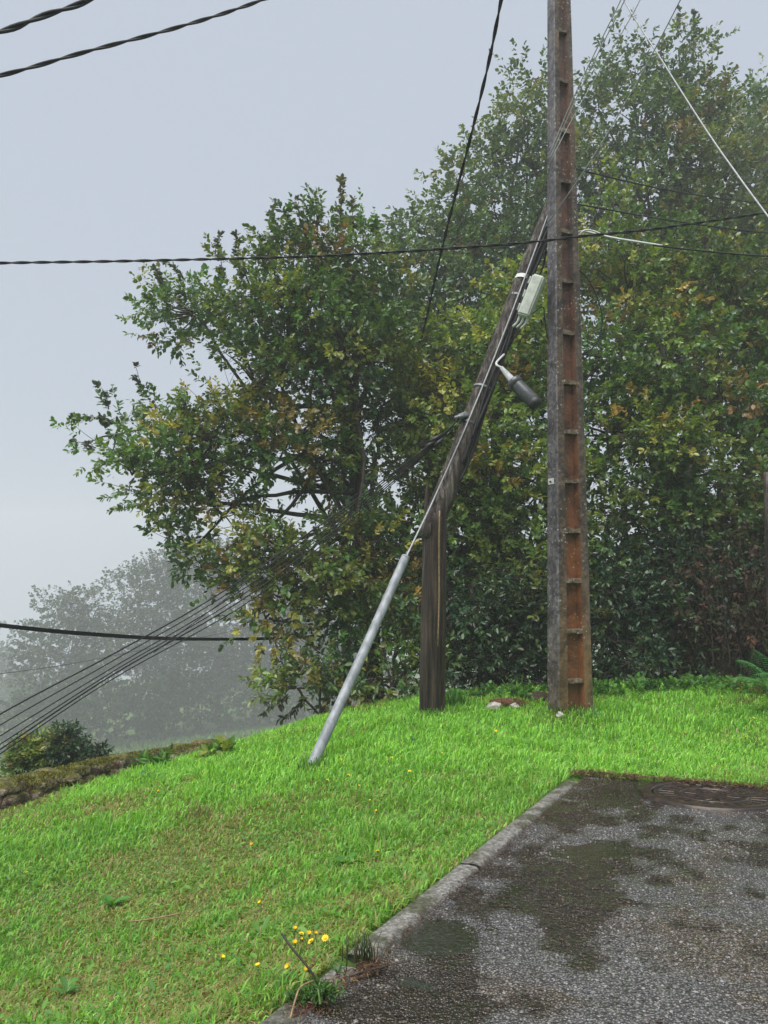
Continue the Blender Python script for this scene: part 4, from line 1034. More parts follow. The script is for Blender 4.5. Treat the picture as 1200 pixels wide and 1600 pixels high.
# fan of six telephone lines to the lower left
anchor = lean_at(668, -0.9, 1, 0.03)
ends = [(0, 1116), (0, 1133), (0, 1150), (0, 1163), (0, 1171), (0, 1178)]
mids = [(352, 922), (358, 926), (366, 930), (378, 930), (386, 932), (392, 938)]
words6 = ['topmost', 'second from the top', 'third from the top', 'fourth from the top', 'fifth from the top', 'lowest']
for k in range(6):
    e, m_ = ends[k], mids[k]
    st = P(690 - k * 2, 680 + k * 3.0, 7.1)
    cable('telephone_line', 'black line from leaning pole to lower left, ' + words6[k] + ' of the fan', [anchor + [0, 0, -0.006 * k], st, P(560, 778 + k * 5, 6.9), P(*m_, 6.3), P(180, (m_[1] + (e[1] - m_[1]) * 0.49) + 3, 5.8), P(*e, 5.3), P(-250, e[1] + 150 + k * 4, 4.6)], 0.0042 if k not in (0, 4) else 0.0056, n=90)
for k, (a_, b_) in enumerate([((690, 679), (672, 690)), ((684, 688), (664, 698)), ((694, 684), (678, 697))]):
    g = Geo(); g.tube(np.array([P(*a_, 7.08), P((a_[0] + b_[0]) / 2, (a_[1] + b_[1]) / 2, 7.07), P(*b_, 7.06)]), [0.010, 0.02, 0.012], 8, True)
    tag(g.build('dead_end_clamp', M['plastic_black']), ['black wire clamp nearest the leaning pole where the lines fan out', 'lower black wire clamp where the lines fan out from the leaning pole', 'middle black wire clamp where the lines fan out from the leaning pole'][k], 'clamp', 'wire clamps by the leaning pole')
cable('telephone_line', 'single thin dark line above the fan, passing in front of the lone oak', [anchor + [0, 0, 0.02], P(640, 705, 7.0), P(500, 818, 6.6), P(360, 930, 6.2), P(240, 1020, 5.8)], 0.003)
# heavy bundle to the distant post
FP = P(541, 985, 12.6)
root = empty('overhead_cable', FP, 'heavy black cable bundle sagging from the left edge to the far post', 'cable')
for k in range(3):
    o_ = [(0, 0), (1.5, 4), (-1, 2.2)][k]
    g = Geo(); g.tube(spline([P(-250, 945 + o_[1], 6.4), P(0, 975 + o_[1], 7.2), P(120, 987 + o_[1], 8.0), P(260, 996 + o_[1] * 0.8, 9.2), P(400, 997 + o_[1] * 0.6, 10.6), P(500, 992 + o_[1] * 0.5, 12.0), FP + [0, -0.05, 0]], 70), 0.0095, 6); g.build('strand', M['black_cable'], root)
cable('telephone_line', 'very faint thin line in the fog left of the far wood', [P(-100, 1066, 20), P(0, 1053, 21), P(150, 1030, 24), P(390, 980, 30)], 0.012, 'plastic_dark')
fpo = empty('utility_post', (FP[0], FP[1], gz(FP[0], FP[1])), 'grey wooden utility post half hidden behind the lone oak', 'post')
b0 = np.array([FP[0], FP[1], gz(FP[0], FP[1]) - 0.3])
cyl_wood('shaft', b0 + np.linspace(0, 1, 14)[:, None] * (FP + [0, 0, 2.4] - b0), np.linspace(0.085, 0.07, 14), M['wood_grey'], fpo, 14)
g = Geo(); g.tube(np.array([FP + [-0.1, -0.08, 0], FP + [0.1, -0.08, 0]]), 0.02, 8); g.build('cable_bracket', M['galv'], fpo)
# post at the right edge
RP = np.array([(1201 - 600) / 1200 * 9.0, 9.0, 0]); RP[2] = gz(RP[0], RP[1])
rpo = empty('timber_post', RP, 'brown timber post cut by the right edge of the picture in front of the oak', 'post')
zt = P(1200, 738, 9.0)[2]
cyl_wood('shaft', np.array([RP[0] + 0.01, RP[1], RP[2] - 0.2]) + np.linspace(0, 1, 18)[:, None] * np.array([0.0, 0, zt - RP[2] + 0.2]), np.full(18, 0.05), M['wood_grey'], rpo, 14)

# ------------------------------------------------------------------ manhole
def manhole():
    c = np.array([MH[0], MH[1], road_z(MH[1])])
    root = empty('manhole_cover', c, 'round rusty cast iron manhole cover set in the wet driveway', 'manhole cover')
    def put(bm):
        Mx = Matrix.Translation(Vector(c)) @ Matrix.Rotation(-math.atan(ROAD_S), 4, 'X')
        bmesh.ops.transform(bm, matrix=Mx, verts=bm.verts)
    def ring(name, prof, par, seg=72):
        bm = bmesh.new(); rings = []
        for (r, z) in prof: rings.append([bm.verts.new((r * math.cos(t), r * math.sin(t), z)) for t in np.arange(seg) / seg * 2 * math.pi])
        for a, b in zip(rings[:-1], rings[1:]):
            for i in range(seg): bm.faces.new((a[i], a[(i + 1) % seg], b[(i + 1) % seg], b[i]))
        put(bm); return link_bm(name, bm, M['iron'], par, True)
    r = MHR
    ring('frame_ring', [(r + 0.004, -0.06), (r + 0.004, 0.008), (r - 0.006, 0.014), (r - 0.05, 0.012), (r - 0.056, 0.004), (r - 0.058, -0.04)], root)
    R2 = r - 0.066
    bm = bmesh.new(); seg = 72
    rings = []
    for (q, z) in [(R2, -0.04), (R2, 0.004), (R2 - 0.012, 0.008), (R2 - 0.03, 0.008), (R2 - 0.036, 0.0), (0.001, 0.0)]:
        rings.append([bm.verts.new((q * math.cos(t), q * math.sin(t), z)) for t in np.arange(seg) / seg * 2 * math.pi])
    for a, b in zip(rings[:-1], rings[1:]):
        for i in range(seg): bm.faces.new((a[i], a[(i + 1) % seg], b[(i + 1) % seg], b[i]))
    put(bm); lid = link_bm('cover_plate', bm, M['iron'], root)
    ring('raised_ring', [(R2 * 0.62, -0.002), (R2 * 0.62, 0.006), (R2 * 0.54, 0.006), (R2 * 0.54, -0.002)], lid)
    for k in range(24):
        for (q, w, l) in ((0.78, 0.028, 0.10), (0.36, 0.02, 0.07)):
            if q < 0.5 and k % 2: continue
            bm = bmesh.new(); bmesh.ops.create_cube(bm, size=1); bmesh.ops.scale(bm, vec=(l * r / 0.42, w * 1.4, 0.012), verts=bm.verts)
            bmesh.ops.bevel(bm, geom=bm.edges[:], offset=0.002, segments=1, affect='EDGES')
            t = k / 24 * 2 * math.pi
            bmesh.ops.transform(bm, matrix=Matrix.Rotation(t, 4, 'Z') @ Matrix.Translation((R2 * q, 0, 0.0)), verts=bm.verts)
            put(bm); link_bm('tread_bar', bm, M['iron'], lid)
manhole()

# ------------------------------------------------------------------ lawn
def lawn():
    N = 318000
    y = 1.6 + 7.9 * rng.uniform(0, 1, N) ** 1.35
    x = rng.uniform(-0.66, 0.62, N) * y
    u, v = xy2uv(x, y)
    off = (u > KLEN + 0.005 + 0.05 * (noise2(v * 3, v * 0 + 2, 71) - 0.5)) | (v < -0.004)
    # the wall bounds the lawn on the left, the crest behind
    wx = np.interp(y, [5.2, 6.2, 7.0, 7.9, 9.1, 9.8], [P(-140, 1262, 5.2)[0], P(60, 1232, 6.2)[0], P(160, 1208, 7.0)[0], P(250, 1186, 7.9)[0], P(345, 1160, 9.1)[0], P(400, 1148, 9.8)[0]])
    ok = off & ((y < 5.0) | (x > wx + 0.10))
    ok &= rng.uniform(0, 1, N) < np.where(y > 8.8, 0.5, 1.0)
    x, y, u, v, wx = x[ok], y[ok], u[ok], v[ok], wx[ok]
    z = ground_z(x, y) + (fbm2(x * 1.7, y * 1.7, 3) - 0.5) * 0.05 * sstep(1, 3, np.hypot(x, y - 4))
    n = len(x)
    patch = fbm2(x * 1.1 + 4, y * 1.1, 51, 3); fine = fbm2(x * 6, y * 6, 61, 2)
    # dry trodden patches to the lower left, lush towards the back
    dry = sstep(0.48, 0.68, patch * 0.65 + fine * 0.35 + 0.13 * sstep(5.0, 2.6, y) * sstep(1.0, -1.0, x) - 0.07 * sstep(4.5, 6.5, y) + 0.22 * np.exp(-((x - wx - 0.2) / 0.25) ** 2) * (y > 5.2) )
    for (qx, qy, qr, qa) in [(205, 1352, 0.30, 0.75), (90, 1480, 0.22, 0.6), (318, 1280, 0.2, 0.6), (560, 1245, 0.3, 0.4), (270, 1575, 0.16, 0.6), (60, 1410, 0.2, 0.5), (330, 1400, 0.14, 0.7), (150, 1268, 0.25, 0.7), (640, 1330, 0.2, 0.3), (1165, 1160, 0.3, 0.4), (870, 1125, 0.25, 0.4)]:
        c_ = ground_hit(qx, qy); dry = dry + 0.75 * qa * np.exp(-(((x - c_[0]) / qr) ** 2 + ((y - c_[1]) / (qr * 0.8)) ** 2)) * (0.4 + fine)
    dry = np.clip(dry, 0, 1)
    edge = np.exp(-np.maximum(0, u - KLEN) / 0.06) * (u > KLEN) * (v > -0.05)
    dry = np.clip(dry + edge * 0.8, 0, 1)
    ptuft = fbm2(x * 3.2, y * 3.2, 81, 2)
    hgt = (0.028 + 0.052 * ptuft ** 2.2 * 2) * rng.uniform(0.5, 1.5, n) * (1 - 0.45 * dry) * (0.85 + 0.4 * sstep(3.5, 6, y))
    hgt = np.where((v < 0) & (v > -0.09) & (u < KLEN), hgt * 1.15, hgt)
    wid = rng.uniform(0.0020, 0.0042, n) * (0.8 + 0.12 * y)
    th = rng.uniform(0, 6.283, n)
    d = np.stack([np.cos(th), np.sin(th), np.zeros(n)], 1)
    sd = np.stack([-np.sin(th + 0.6), np.cos(th + 0.6), np.zeros(n)], 1) * wid[:, None]
    lean_ = rng.uniform(0.15, 0.95, n) + 0.3 * dry
    p = np.stack([x, y, z - 0.006], 1)
    up = np.array([0, 0, 1.0])
    m1 = p + d * (hgt * lean_ * 0.35)[:, None] + up * (hgt * 0.62)[:, None]
    tipz = hgt * np.clip(1.05 - 0.45 * lean_, 0.35, 1)
    t1 = p + d * (hgt * lean_ * 1.0)[:, None] + up * tipz[:, None]
    V = np.stack([p - sd, p + sd, m1 + sd * 0.75, m1 - sd * 0.75, t1], 1).reshape(-1, 3)
    b = (np.arange(n) * 5)[:, None]
    Q = b + np.array([[0, 1, 2, 3]]); T = b + np.array([[3, 2, 4]])
    g1, g2, g3 = np.array([0.17, 0.41, 0.055]), np.array([0.27, 0.52, 0.085]), np.array([0.12, 0.30, 0.065])
    k = rng.uniform(0, 1, (n, 1))
    c = np.where(k < 0.45, g1, np.where(k < 0.8, g2, g3)) * (0.75 + 0.5 * fine[:, None])
    far_y = sstep(4.2, 6.0, y)[:, None]
    c = c * (1 + 0.25 * far_y * np.array([1.0, 1.0, 0.3]))
    straw = palette(n, [(3, (0.26, 0.27, 0.08)), (1.6, (0.36, 0.3, 0.14)), (3, (0.2, 0.28, 0.06)), (0.6, (0.2, 0.13, 0.06))])
    isd = rng.uniform(0, 1, n) < dry * 0.8 + 0.05
    c = np.where(isd[:, None], straw, c)
    c = np.clip(c * (1 + rng.normal(0, 0.12, (n, 1))), 0.01, 0.9)
    o = mesh_np('grass', V, [Q, T], M['grass'], None, np.repeat(c, 5, 0))
    tag(o, 'short bright green wet lawn grass with dry patches', 'grass', kind='stuff')
    # broad little leaves among the blades (clover, plantain)
    n2 = 6000
    sel = rng.choice(n, n2, p=(lambda w: w / w.sum())((fbm2(x * 2.1, y * 2.1, 101, 2) ** 5)))
    pos = p[sel] + np.array([0, 0, 0.012]) + up * rng.uniform(0, 0.03, (n2, 1))
    a = norm(rng.normal(0, 1, (n2, 3)) * [1, 1, 0.15] + np.array([0, 0, 0.45]))
    L = rng.uniform(0.014, 0.04, n2)
    V, Q2, kk = leaves(pos, a, np.array([0, 0, 1.0]) + rng.normal(0, 0.35, (n2, 3)), L, L * rng.uniform(0.7, 1.2, n2), OVAL)
    c2 = palette(n2, [(3, (0.13, 0.3, 0.04)), (2, (0.1, 0.24, 0.05)), (1, (0.2, 0.36, 0.07))])
    o = mesh_np('clover', V, [Q2], M['grass'], None, np.repeat(c2, kk, 0))
    tag(o, 'small broad clover and plantain leaves spread through the lawn', 'ground cover', kind='stuff')
lawn()
# field grass on the pale slope beyond the wall
def field():
    n = 20000
    s = rng.uniform(0, 1, n)
    y = 60 + 36 * s; x = y * rng.uniform(-0.45, -0.08, n)
    z = ground_z(x, y); L = rng.uniform(0.35, 0.95, n)
    a = norm(rng.normal(0, 0.5, (n, 3)) + np.array([0, 0, 1.0]))
    V, Q, k = leaves(np.stack([x, y, z], 1), a, rand_unit(n), L, L * 0.45, DIAM)
    c = palette(n, [(3, (0.10, 0.22, 0.05)), (2, (0.14, 0.25, 0.07)), (1, (0.18, 0.22, 0.09))])
    tag(mesh_np('meadow_grass', V, [Q], M['leaf_far'], None, np.repeat(c, k, 0)), 'pale tall grass on the misty slope below the wall', 'grass', kind='stuff')
field()

# leafy weeds along the foot of the hedge
def weed_clump(name, label, cat, px, py, n, spread, hgt, L, pal, tmpl=OVAL, group=None, d=None, wide=1.0):
    b = ground_hit(px, py) if d is None else base_at(px, d)
    root = empty(name, b, label, cat, group)
    g = Geo(); ORG, AX, LN = [], [], []
    for i in range(n):
        a = b + np.array([rng.normal(0, spread), rng.normal(0, spread * 0.6), 0]); a[2] = gz(a[0], a[1])
        e = a + np.array([rng.normal(0, hgt * 0.35), rng.normal(0, hgt * 0.35), hgt * rng.uniform(0.5, 1.2)])
        g.tube(bez(a, (a + e) / 2 + np.array([0, 0, hgt * 0.2]), e, 4), [0.004, 0.003, 0.003, 0.0015], 3, False)
        for t in (0.3, 0.65): ORG.append(a + (e - a) * t); AX.append(e - a + rng.normal(0, 0.03, 3)); LN.append(hgt * 0.4)
    tag(g.build('stems', M['stem'], root), kind='stuff')
    V, Q, c = sprigs(np.array(ORG), norm(np.array(AX)), np.array(LN), palette(len(ORG), pal), 6, L, tmpl, wide, 0.3)
    mesh_np('leaves', V, [Q], M['grass'], root, c); return root
LUSH = [(3, (0.06, 0.18, 0.03)), (2, (0.10, 0.24, 0.04)), (1, (0.04, 0.12, 0.03))]
for i, (px, d, n, lb) in enumerate([
    (945, 8.3, 26, 'leafy green weeds hugging the right foot of the concrete pole'), (1000, 8.6, 26, 'leafy green weed patch along the hedge foot, second right of the concrete pole'),
    (1060, 8.7, 22, 'low leafy weeds under the dark hedge, midway between concrete pole and fern'), (1120, 8.5, 22, 'pale leafy weeds just left of the fern'),
    (1185, 8.3, 26, 'yellowish weeds in front of the fern at the right edge'), (725, 8.2, 24, 'bright tufted weeds just right of the wooden post'), (820, 8.0, 24, 'green weeds between the white stone and the concrete pole'),
    (770, 8.5, 20, 'weeds in the shade behind the white stone')]):
    weed_clump('weed_patch', lb, 'weeds', px, 0, n, 0.16, 0.13, 0.055, LUSH if i != 4 else [(2, (0.16, 0.2, 0.04)), (2, (0.08, 0.2, 0.03)), (1, (0.2, 0.12, 0.05))], d=d, wide=1.3, group='weeds along the foot of the hedge')
weed_clump('plantain', 'broad-leaved yellow-green weed growing against the stone wall end', 'weed', 345, 1182, 10, 0.10, 0.11, 0.08, [(2, (0.2, 0.26, 0.04)), (1, (0.08, 0.22, 0.03))], wide=1.1)
weed_clump('fern_weed', 'dark green tuft leaning on the stone wall', 'weed', 240, 1205, 8, 0.05, 0.15, 0.09, LUSH, wide=0.7)

# tall grass tufts
def grass_tuft(label, px, py, n, h, col, spread=0.04, d=None, w=0.004, group=None, name='grass_tuft', on_road=False):
    b = road_hit(px, py) if on_road else (ground_hit(px, py) if d is None else base_at(px, d))
    a = b + np.stack([rng.normal(0, spread, n), rng.normal(0, spread * 0.7, n), np.zeros(n)], 1)
    g = Geo(); 
    for i in range(n):
        th = rng.uniform(0, 6.28); dd = np.array([math.cos(th), math.sin(th), 0]); hh = h * rng.uniform(0.5, 1.2); ln = rng.uniform(0.2, 0.9)
        s = np.array([-dd[1], dd[0], 0]) * w
        m1 = a[i] + dd * hh * ln * 0.25 + [0, 0, hh * 0.5]; m2 = a[i] + dd * hh * ln * 0.6 + [0, 0, hh * 0.85]; t = a[i] + dd * hh * ln * 1.0 + [0, 0, hh * (1.05 - 0.35 * ln)]
        g.add(np.array([a[i] - s, a[i] + s, m1 + s, m1 - s, m2 + s * 0.7, m2 - s * 0.7, t]), [[0, 1, 2, 3], [3, 2, 4, 5]], [[5, 4, 6]])
    cc = np.repeat(palette(n, col), 7, 0)
    root = empty(name, b, label, 'grass tuft', group)
    tag(g.build('blades', M['grass'], root, False, cc), kind='stuff')
    return root
grass_tuft('tall bright grass tuft against the right foot of the wooden post', 712, 1108, 90, 0.2, LUSH, 0.09, w=0.005)
grass_tuft('dark grass tuft growing on the kerb by the large puddle', 567, 1503, 70, 0.075, [(2, (0.035, 0.06, 0.02)), (1, (0.06, 0.09, 0.03)), (1, (0.10, 0.08, 0.04))], 0.022, w=0.0018, on_road=True)
grass_tuft('pair of long pale blades standing before the hedge between the posts', 806, 1088, 7, 0.26, [(1, (0.12, 0.2, 0.06))], 0.04, w=0.008)
grass_tuft('dry tan grass tuft lying in the middle of the left lawn', 318, 1278, 80, 0.09, [(2, (0.2, 0.17, 0.08)), (1, (0.1, 0.14, 0.04))], 0.07, w=0.002)
grass_tuft('tan matted grass where the wooden post meets the lawn', 590, 1112, 90, 0.1, [(2, (0.22, 0.15, 0.06)), (1, (0.14, 0.13, 0.05))], 0.22, w=0.003)
grass_tuft('dry orange-brown grass mat on the lawn near the right edge', 1165, 1098, 110, 0.08, [(2, (0.22, 0.14, 0.05)), (2, (0.16, 0.18, 0.05)), (1, (0.14, 0.07, 0.03))], 0.16, w=0.003)
grass_tuft('small dark tuft in the lawn at the right edge above the manhole', 1185, 1172, 40, 0.07, [(1, (0.05, 0.1, 0.03)), (1, (0.12, 0.09, 0.04))], 0.08, w=0.003)

grass_tuft('long wet grass around the foot of the slanting steel tube', 490, 1206, 60, 0.09, LUSH, 0.05, w=0.003)
grass_tuft('ragged grass at the foot of the concrete pole', 893, 1118, 110, 0.11, LUSH, 0.13, w=0.003)
grass_tuft('ragged grass at the front foot of the wooden post', 672, 1121, 70, 0.09, LUSH, 0.08, w=0.003)
# broad-leaved lawn weeds with separate leaves
def rosette(label, px, py, n, L, wide, col, up=0.5, name='dock_plant', on_road=False, group=None):
    b = road_hit(px, py) if on_road else ground_hit(px, py)
    root = empty(name, b, label, 'weed', group)
    for i in range(n):
        th = i * 2.4 + rng.normal(0, 0.3); l = L * rng.uniform(0.7, 1.2); w = l * wide
        dd = np.array([math.cos(th), math.sin(th), 0]); sd_ = np.array([-dd[1], dd[0], 0]); u_ = up * rng.uniform(0.5, 1.3)
        V = []; 
        for t, ww in ((0, 0.08), (0.25, 0.7), (0.5, 1.0), (0.75, 0.8), (1.0, 0.02)):
            c = b + dd * l * t * (1 - 0.2 * u_) + np.array([0, 0, l * u_ * (t - 0.55 * t * t) + 0.01])
            for k in (-1, 0, 1): V.append(c + sd_ * w * 0.5 * ww * k + np.array([0, 0, 0.12 * w * ww * abs(k)]))
        Q = [[i2 * 3 + k, i2 * 3 + k + 1, i2 * 3 + k + 4, i2 * 3 + k + 3] for i2 in range(4) for k in (0, 1)]
        c = np.array(col) * rng.uniform(0.8, 1.25)
        mesh_np('leaf', np.array(V), [np.array(Q)], M['grass'], root, np.tile(c, (15, 1)), True)
    return root
rosette('upright broad-leaved dock weed in the lawn left of the yellow flower clump', 408, 1468, 6, 0.07, 0.26, (0.12, 0.27, 0.05), 1.1)
rosette('small dandelion rosette sprouting in the broken kerb gap', 527, 1528, 7, 0.042, 0.26, (0.06, 0.15, 0.03), 1.2, 'dandelion_plant', True)
rosette('broad plantain weed at the bottom left of the lawn', 105, 1560, 7, 0.065, 0.3, (0.09, 0.23, 0.05), 0.7)
rosette('plantain weed in the lawn beneath the dry patch at left', 175, 1420, 6, 0.09, 0.4, (0.08, 0.23, 0.04), 0.9)
rosette('bluish broad-leaved weed by the guard tube foot', 428, 1168, 8, 0.11, 0.4, (0.09, 0.22, 0.08), 0.5)
rosette('dark leafy weed in the lawn below the stone wall', 220, 1222, 8, 0.10, 0.35, (0.05, 0.17, 0.03), 0.9)
rosette('broad-leaved weed in the lawn beside the middle of the kerb', 545, 1355, 8, 0.085, 0.4, (0.09, 0.25, 0.04), 0.7)
rosette('dark blue-green weed in the lawn in front of the wooden post', 648, 1165, 8, 0.09, 0.45, (0.04, 0.15, 0.05), 0.5)
# dense little green cushion on the kerb gap
weed_clump('cushion_weed', 'dense small-leaved green cushion weed in the broken kerb gap', 'weed', 490, 1560, 60, 0.028, 0.03, 0.014, [(2, (0.05, 0.13, 0.03)), (1, (0.08, 0.18, 0.04))], wide=0.8)

# soil, needles and litter
def litter(label, name, pts, n, spread, L, pal, zoff=0.006, kind='stuff'):
    pts = np.array(pts); k = rng.integers(0, len(pts) - 1, n); t = rng.uniform(0, 1, (n, 1))
    p = pts[k] * (1 - t) + pts[k + 1] * t + rng.normal(0, spread, (n, 3)) * [1, 1, 0]
    p[:, 2] += zoff + rng.uniform(0, 0.008, n)
    a = norm(rng.normal(0, 1, (n, 3)) * [1, 1, 0.12]); l = L * rng.uniform(0.4, 1.3, n)
    V, Q, kk = leaves(p, a, np.array([0, 0, 1.0]) + rng.normal(0, 0.2, (n, 3)), l, l * 0.28, DIAM)
    return tag(mesh_np(name, V, [Q], M['dead'], None, np.repeat(palette(n, pal), kk, 0)), label, 'litter', kind=kind)
RED = [(3, (0.075, 0.035, 0.022)), (2, (0.12, 0.062, 0.032)), (2, (0.04, 0.024, 0.018)), (1, (0.2, 0.14, 0.07))]
def edge_pt(v, du=0.0):
    x, y = uv2xy(KLEN + du, v); return np.array([x, y, road_z(y) + 0.012])
litter('reddish-brown needles and soil washed against the far end of the driveway', 'needle_litter', [edge_pt(v) for v in (0.0, 0.4, 0.9, 1.5, 2.2, 3.0)], 2600, 0.028, 0.045, RED)
litter('brown debris and rootlets where the kerb is broken', 'plant_debris', [road_hit(462, 1585), road_hit(490, 1568), road_hit(520, 1545), road_hit(560, 1522), road_hit(600, 1512)], 900, 0.02, 0.022, RED, 0.006)
litter('thin line of dirt lying along the inner edge of the kerb', 'kerb_dirt', [np.array([*uv2xy(u, 0.112), 0]) + [0, 0, road_z(uv2xy(u, 0.112)[1]) - 0.006] for u in np.linspace(0.3, KLEN, 8)], 1300, 0.012, 0.022, [(2, (0.05, 0.035, 0.025)), (1, (0.1, 0.06, 0.04))])
sb = ground_hit(795, 1108)
litter('red-brown bark litter around the white stone', 'bark_litter', [sb + [-0.12, 0.02, 0], sb + [0, 0.05, 0.0], sb + [0.14, 0.06, 0]], 1400, 0.06, 0.05, [(3, (0.12, 0.05, 0.03)), (2, (0.18, 0.09, 0.045)), (2, (0.05, 0.03, 0.02))], 0.055)
def heap(label, name, c, s, mat, seed, cat):
    bm = lump_bm(None, s, seed, 3, 0.5); bmesh.ops.translate(bm, vec=Vector(c), verts=bm.verts)
    return tag(link_bm(name, bm, mat, None, True), label, cat)
heap('low mound of red-brown earth behind the white stone', 'earth_mound', sb + [0.02, 0.06, 0.02], (0.2, 0.1, 0.05), simple('red_earth', (0.06, 0.025, 0.016), (0.16, 0.075, 0.045), 40, 0.8, 0.3, 0, 0.8, 0.02), 3, 'earth mound')
w0 = ground_hit(773, 1112)
heap('rounded white stone on the lawn between the wooden post and concrete pole', 'white_stone', w0 + [0, -0.01, 0.042], (0.062, 0.05, 0.042), M['stone_white'], 5, 'stone')
w1 = ground_hit(803, 1111)
heap('smaller pale stone to the right of the white stone', 'pale_stone', w1 + [0, -0.01, 0.04], (0.045, 0.035, 0.03), M['stone_white'], 8, 'stone')
w2 = ground_hit(875, 1127)
heap('pale scrap lying in the grass in front of the concrete pole', 'pale_scrap', w2 + [0, 0, 0.05], (0.03, 0.02, 0.022), M['stone_white'], 11, 'scrap')
w3 = P(847, 1098, 7.9)
heap('dark earth lump tucked behind the left foot of the concrete pole', 'earth_lump', [w3[0], w3[1], gz(w3[0], w3[1]) + 0.02], (0.16, 0.1, 0.06), M['soil'], 13, 'earth')

# dead stalks near the kerb
def stalk(name, label, pts, r, mat='darkstem'):
    g = Geo(); g.tube(spline(np.array(pts), 20), r, 6); return tag(g.build(name, M[mat]), label, 'stalk')
s0 = road_hit(503, 1543)
stalk('dead_stalk', 'dark dead stalk leaning out of the broken kerb gap over the lawn', [s0 + [0, 0, 0.0], P(480, 1510, s0[1] + 0.01), P(455, 1480, s0[1] + 0.03), P(440, 1458, s0[1] + 0.05)], 0.0032)
s1 = road_hit(453, 1600)
stalk('dry_stalk', 'pale brown dry stalk bent over the kerb at the bottom edge', [s1 + [0, 0, 0.01], P(462, 1560, s1[1] + 0.04), P(470, 1542, s1[1] + 0.08), P(490, 1532, s1[1] + 0.12)], 0.0024, 'drystem')
s2 = ground_hit(205, 1461)
stalk('straw', 'single long straw lying flat on the left lawn', [ground_hit(200, 1463) + [0, 0, 0.05], ground_hit(240, 1459) + [0, 0, 0.052], ground_hit(282, 1450) + [0, 0, 0.05]], 0.003, 'drystem')
stalk('straw', 'brown straw lying on the wet driveway beside the kerb weeds', [road_hit(545, 1533) + [0, 0, 0.012], road_hit(580, 1523) + [0, 0, 0.014], road_hit(640, 1508) + [0, 0, 0.012]], 0.002, 'darkstem')

# yellow flowers: stem, calyx and ray petals each
PET = {}
def flower(px, py, label, group, h=0.09, r=0.013, closed=False):
    d0 = ground_hit(px, py); v = ray(px, py); 
    t = np.linalg.norm(d0 - [0, 0, CAM_Z]) * (1 - h / (CAM_Z - d0[2]) * 0.9)
    hd = np.array([0, 0, CAM_Z]) + norm(v) * t
    b = np.array([hd[0] + rng.normal(0, 0.012), hd[1] + rng.normal(0, 0.012), 0]); b[2] = gz(b[0], b[1])
    root = empty('yellow_flower', b, label, 'flower', group)
    g = Geo(); g.tube(bez(b, (b + hd) / 2 + rng.normal(0, 0.008, 3), hd, 6), 0.0013, 4, False); g.build('stem', M['stem'], root)
    key = 'closed' if closed else 'open'
    n = 12; th = np.arange(n) / n * 6.283
    tilt = norm(np.array([rng.normal(0, 0.35), -0.35 + rng.normal(0, 0.3), 1.0]))
    ax1 = norm(np.cross(tilt, [1, 0.2, 0])); ax2 = np.cross(tilt, ax1)
    rad = np.cos(th)[:, None] * ax1 + np.sin(th)[:, None] * ax2
    rise = 1.8 if closed else 0.25
    V, Q, k = leaves(np.tile(hd, (n, 1)), norm(rad + tilt * rise), np.tile(tilt, (n, 1)) - rad * rise * 0.5, np.full(n, r * 1.25), np.full(n, r * 0.95), OVAL)
    V2, Q2, k2 = leaves(np.tile(hd + tilt * 0.001, (n, 1)), norm(rad + tilt * (rise + 0.7)), np.tile(tilt, (n, 1)) - rad * rise * 0.5, np.full(n, r * 0.8), np.full(n, r * 0.7), OVAL)
    mesh_np('petals', np.concatenate([V, V2]), [Q, Q2 + len(V)], M['petal'], root)
    g = Geo(); g.tube(np.array([hd - tilt * 0.009, hd - tilt * 0.003, hd + tilt * 0.001]), [0.0015, 0.004, 0.0045], 8, True); g.build('calyx', M['stem'], root)
for k, (px, py, wh) in enumerate([(461, 1453, 'topmost and leftmost'), (471, 1459, 'top row, second from left'), (483, 1461, 'middle of the top row'), (493, 1459, 'second from the right'), (486, 1471, 'lowest on the right'), (461, 1475, 'lowest on the left'), (470, 1467, 'at the centre'), (508, 1466, 'rightmost and set apart')]): flower(px, py, 'yellow flower of the bright clump beside the broken kerb, ' + wh, 'yellow flower clump beside the broken kerb', 0.08, [0.011, 0.008, 0.012, 0.009, 0.010, 0.012, 0.007, 0.010][k], k % 3 != 1)
for px, py, lb in [(482, 1516, 'yellow flower touching the dark dead stalk'), (408, 1412, 'single yellow flower in the lawn above the dock weed'), (345, 1498, 'single yellow flower nearest the bottom left of the lawn'),
                   (248, 1237, 'single yellow flower below the stone wall'), (403, 1513, 'small yellow flower between the dock weed and the dark stalk'), (42, 1366, 'lone yellow flower at the far left of the lawn'), (452, 1513, 'half closed yellow flower just left of the dead stalk'), (394, 1320, 'pale yellow flower in the middle of the lawn')]:
    flower(px, py, lb, None, 0.08, 0.013, True)
for px, py in [(532, 1187), (512, 1219), (545, 1211), (560, 1228), (612, 1184), (627, 1183), (590, 1330), (578, 1252), (690, 1178), (775, 1142), (848, 1182), (836, 1175), (925, 1132), (1070, 1145), (1178, 1122), (1165, 1152), (588, 1268), (640, 1205)]:
    flower(px, py, 'tiny yellow flower dotted over the bright lawn behind the kerb', 'tiny yellow flowers scattered over the back lawn', 0.08, 0.0105, rng.uniform() < 0.5)

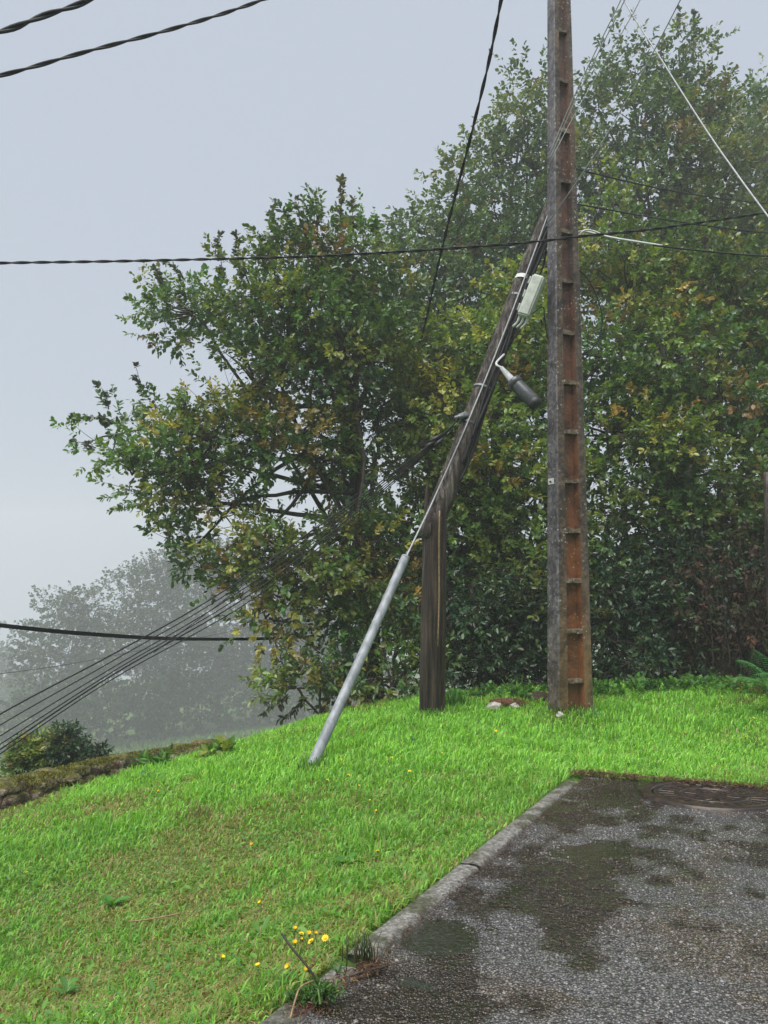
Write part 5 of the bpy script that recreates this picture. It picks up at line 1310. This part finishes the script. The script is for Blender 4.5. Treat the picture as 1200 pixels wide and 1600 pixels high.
# ------------------------------------------------------------------ fern
def fern():
    b = base_at(1205, 7.7); b[2] -= 0.02
    root = empty('fern', b, 'green fern with arching fronds at the right edge below the brown thicket', 'fern')
    for i, (ex, ey, dd, sag) in enumerate([(1143, 1062, 7.4, 0.30), (1152, 1032, 7.5, 0.30), (1178, 1015, 7.6, 0.26), (1215, 1006, 7.7, 0.3), (1165, 1062, 7.3, 0.24), (1190, 1054, 7.3, 0.3), (1240, 1030, 7.6, 0.3), (1260, 1060, 7.5, 0.3)]):
        e = P(ex, ey, dd); m1 = (b + e) / 2 + np.array([0, 0, sag])
        pts = bez(b, m1, e, 26)
        g = Geo(); g.tube(pts, np.linspace(0.005, 0.001, 26), 4, False)
        tan = norm(np.gradient(pts, axis=0)); side = norm(np.cross(tan, [0, 0, 1.0])); L0 = np.linalg.norm(e - b)
        V, Q, C_ = [], [], []
        pos, ax, ll = [], [], []
        for k in range(5, 26):
            t = (k - 5) / 20; l = 0.34 * L0 * (1 - t) ** 0.8 * min(1, 0.5 + t * 3) + 0.012
            for s in (-1, 1):
                pos.append(pts[k]); ax.append(norm(side[k] * s + tan[k] * 0.5 - np.array([0, 0, 0.35]))); ll.append(l)
        pos, ax, ll = np.array(pos), np.array(ax), np.array(ll)
        # each pinna toothed with leaflets
        nl = 7; tt = np.linspace(0.08, 0.95, nl)
        P2 = (pos[:, None] + ax[:, None] * (ll[:, None] * tt[None])[..., None])
        sd2 = norm(np.cross(ax, [0, 0, 1.0]))
        A2 = []; PP = []; LL = []
        for s in (-1, 1):
            A2.append(np.repeat(norm(sd2 * s + ax * 0.5), nl, 0)); PP.append(P2.reshape(-1, 3)); LL.append(np.tile(0.034 * (1 - tt * 0.75), len(ll)) * np.repeat(np.clip(ll / 0.12, 0.4, 1.1), nl))
        A2, PP, LL = np.concatenate(A2), np.concatenate(PP), np.concatenate(LL)
        V, Q, k_ = leaves(PP, A2, np.tile([0, 0, 1.0], (len(PP), 1)) + rng.normal(0, 0.2, (len(PP), 3)), LL, LL * 0.75, DIAM)
        col = np.repeat(np.array([0.09, 0.28, 0.10]) * rng.uniform(0.7, 1.3, (len(PP), 1)), k_, 0)
        nvt = sum(len(v) for v in g.V)
        g.add(V, Q)
        allc = np.concatenate([np.tile([0.12, 0.16, 0.05], (nvt, 1)), col])
        g.build('frond', M['grass'], root, False, allc)
fern()

# ------------------------------------------------------------------ haze: the rain mist that fills the air
def haze():
    bm = bmesh.new(); bmesh.ops.create_cube(bm, size=1)
    bmesh.ops.scale(bm, vec=(500, 500, 82), verts=bm.verts); bmesh.ops.translate(bm, vec=(0, 4.5, 41 - 64), verts=bm.verts)
    m, nt, out = new_mat('rain_mist')
    v = nd(nt, 'ShaderNodeVolumePrincipled', ins={'Color': (0.93, 0.95, 0.98, 1), 'Density': 0.0034, 'Anisotropy': 0.2})
    nt.links.new(v.outputs[0], out.inputs['Volume'])
    o = link_bm('haze', bm, m); tag(o, 'rain mist filling the air over the hillside', kind='stuff')
haze()

# every Empty moves to its thing's base, its parts staying where they are
bpy.context.view_layer.update()
for o in list(scene.objects):
    if o.type == 'EMPTY' and '_base' in o:
        b = Vector(o['_base']); del o['_base']
        o.location = b
        for ch in o.children: ch.matrix_parent_inverse = Matrix.Translation(-b)
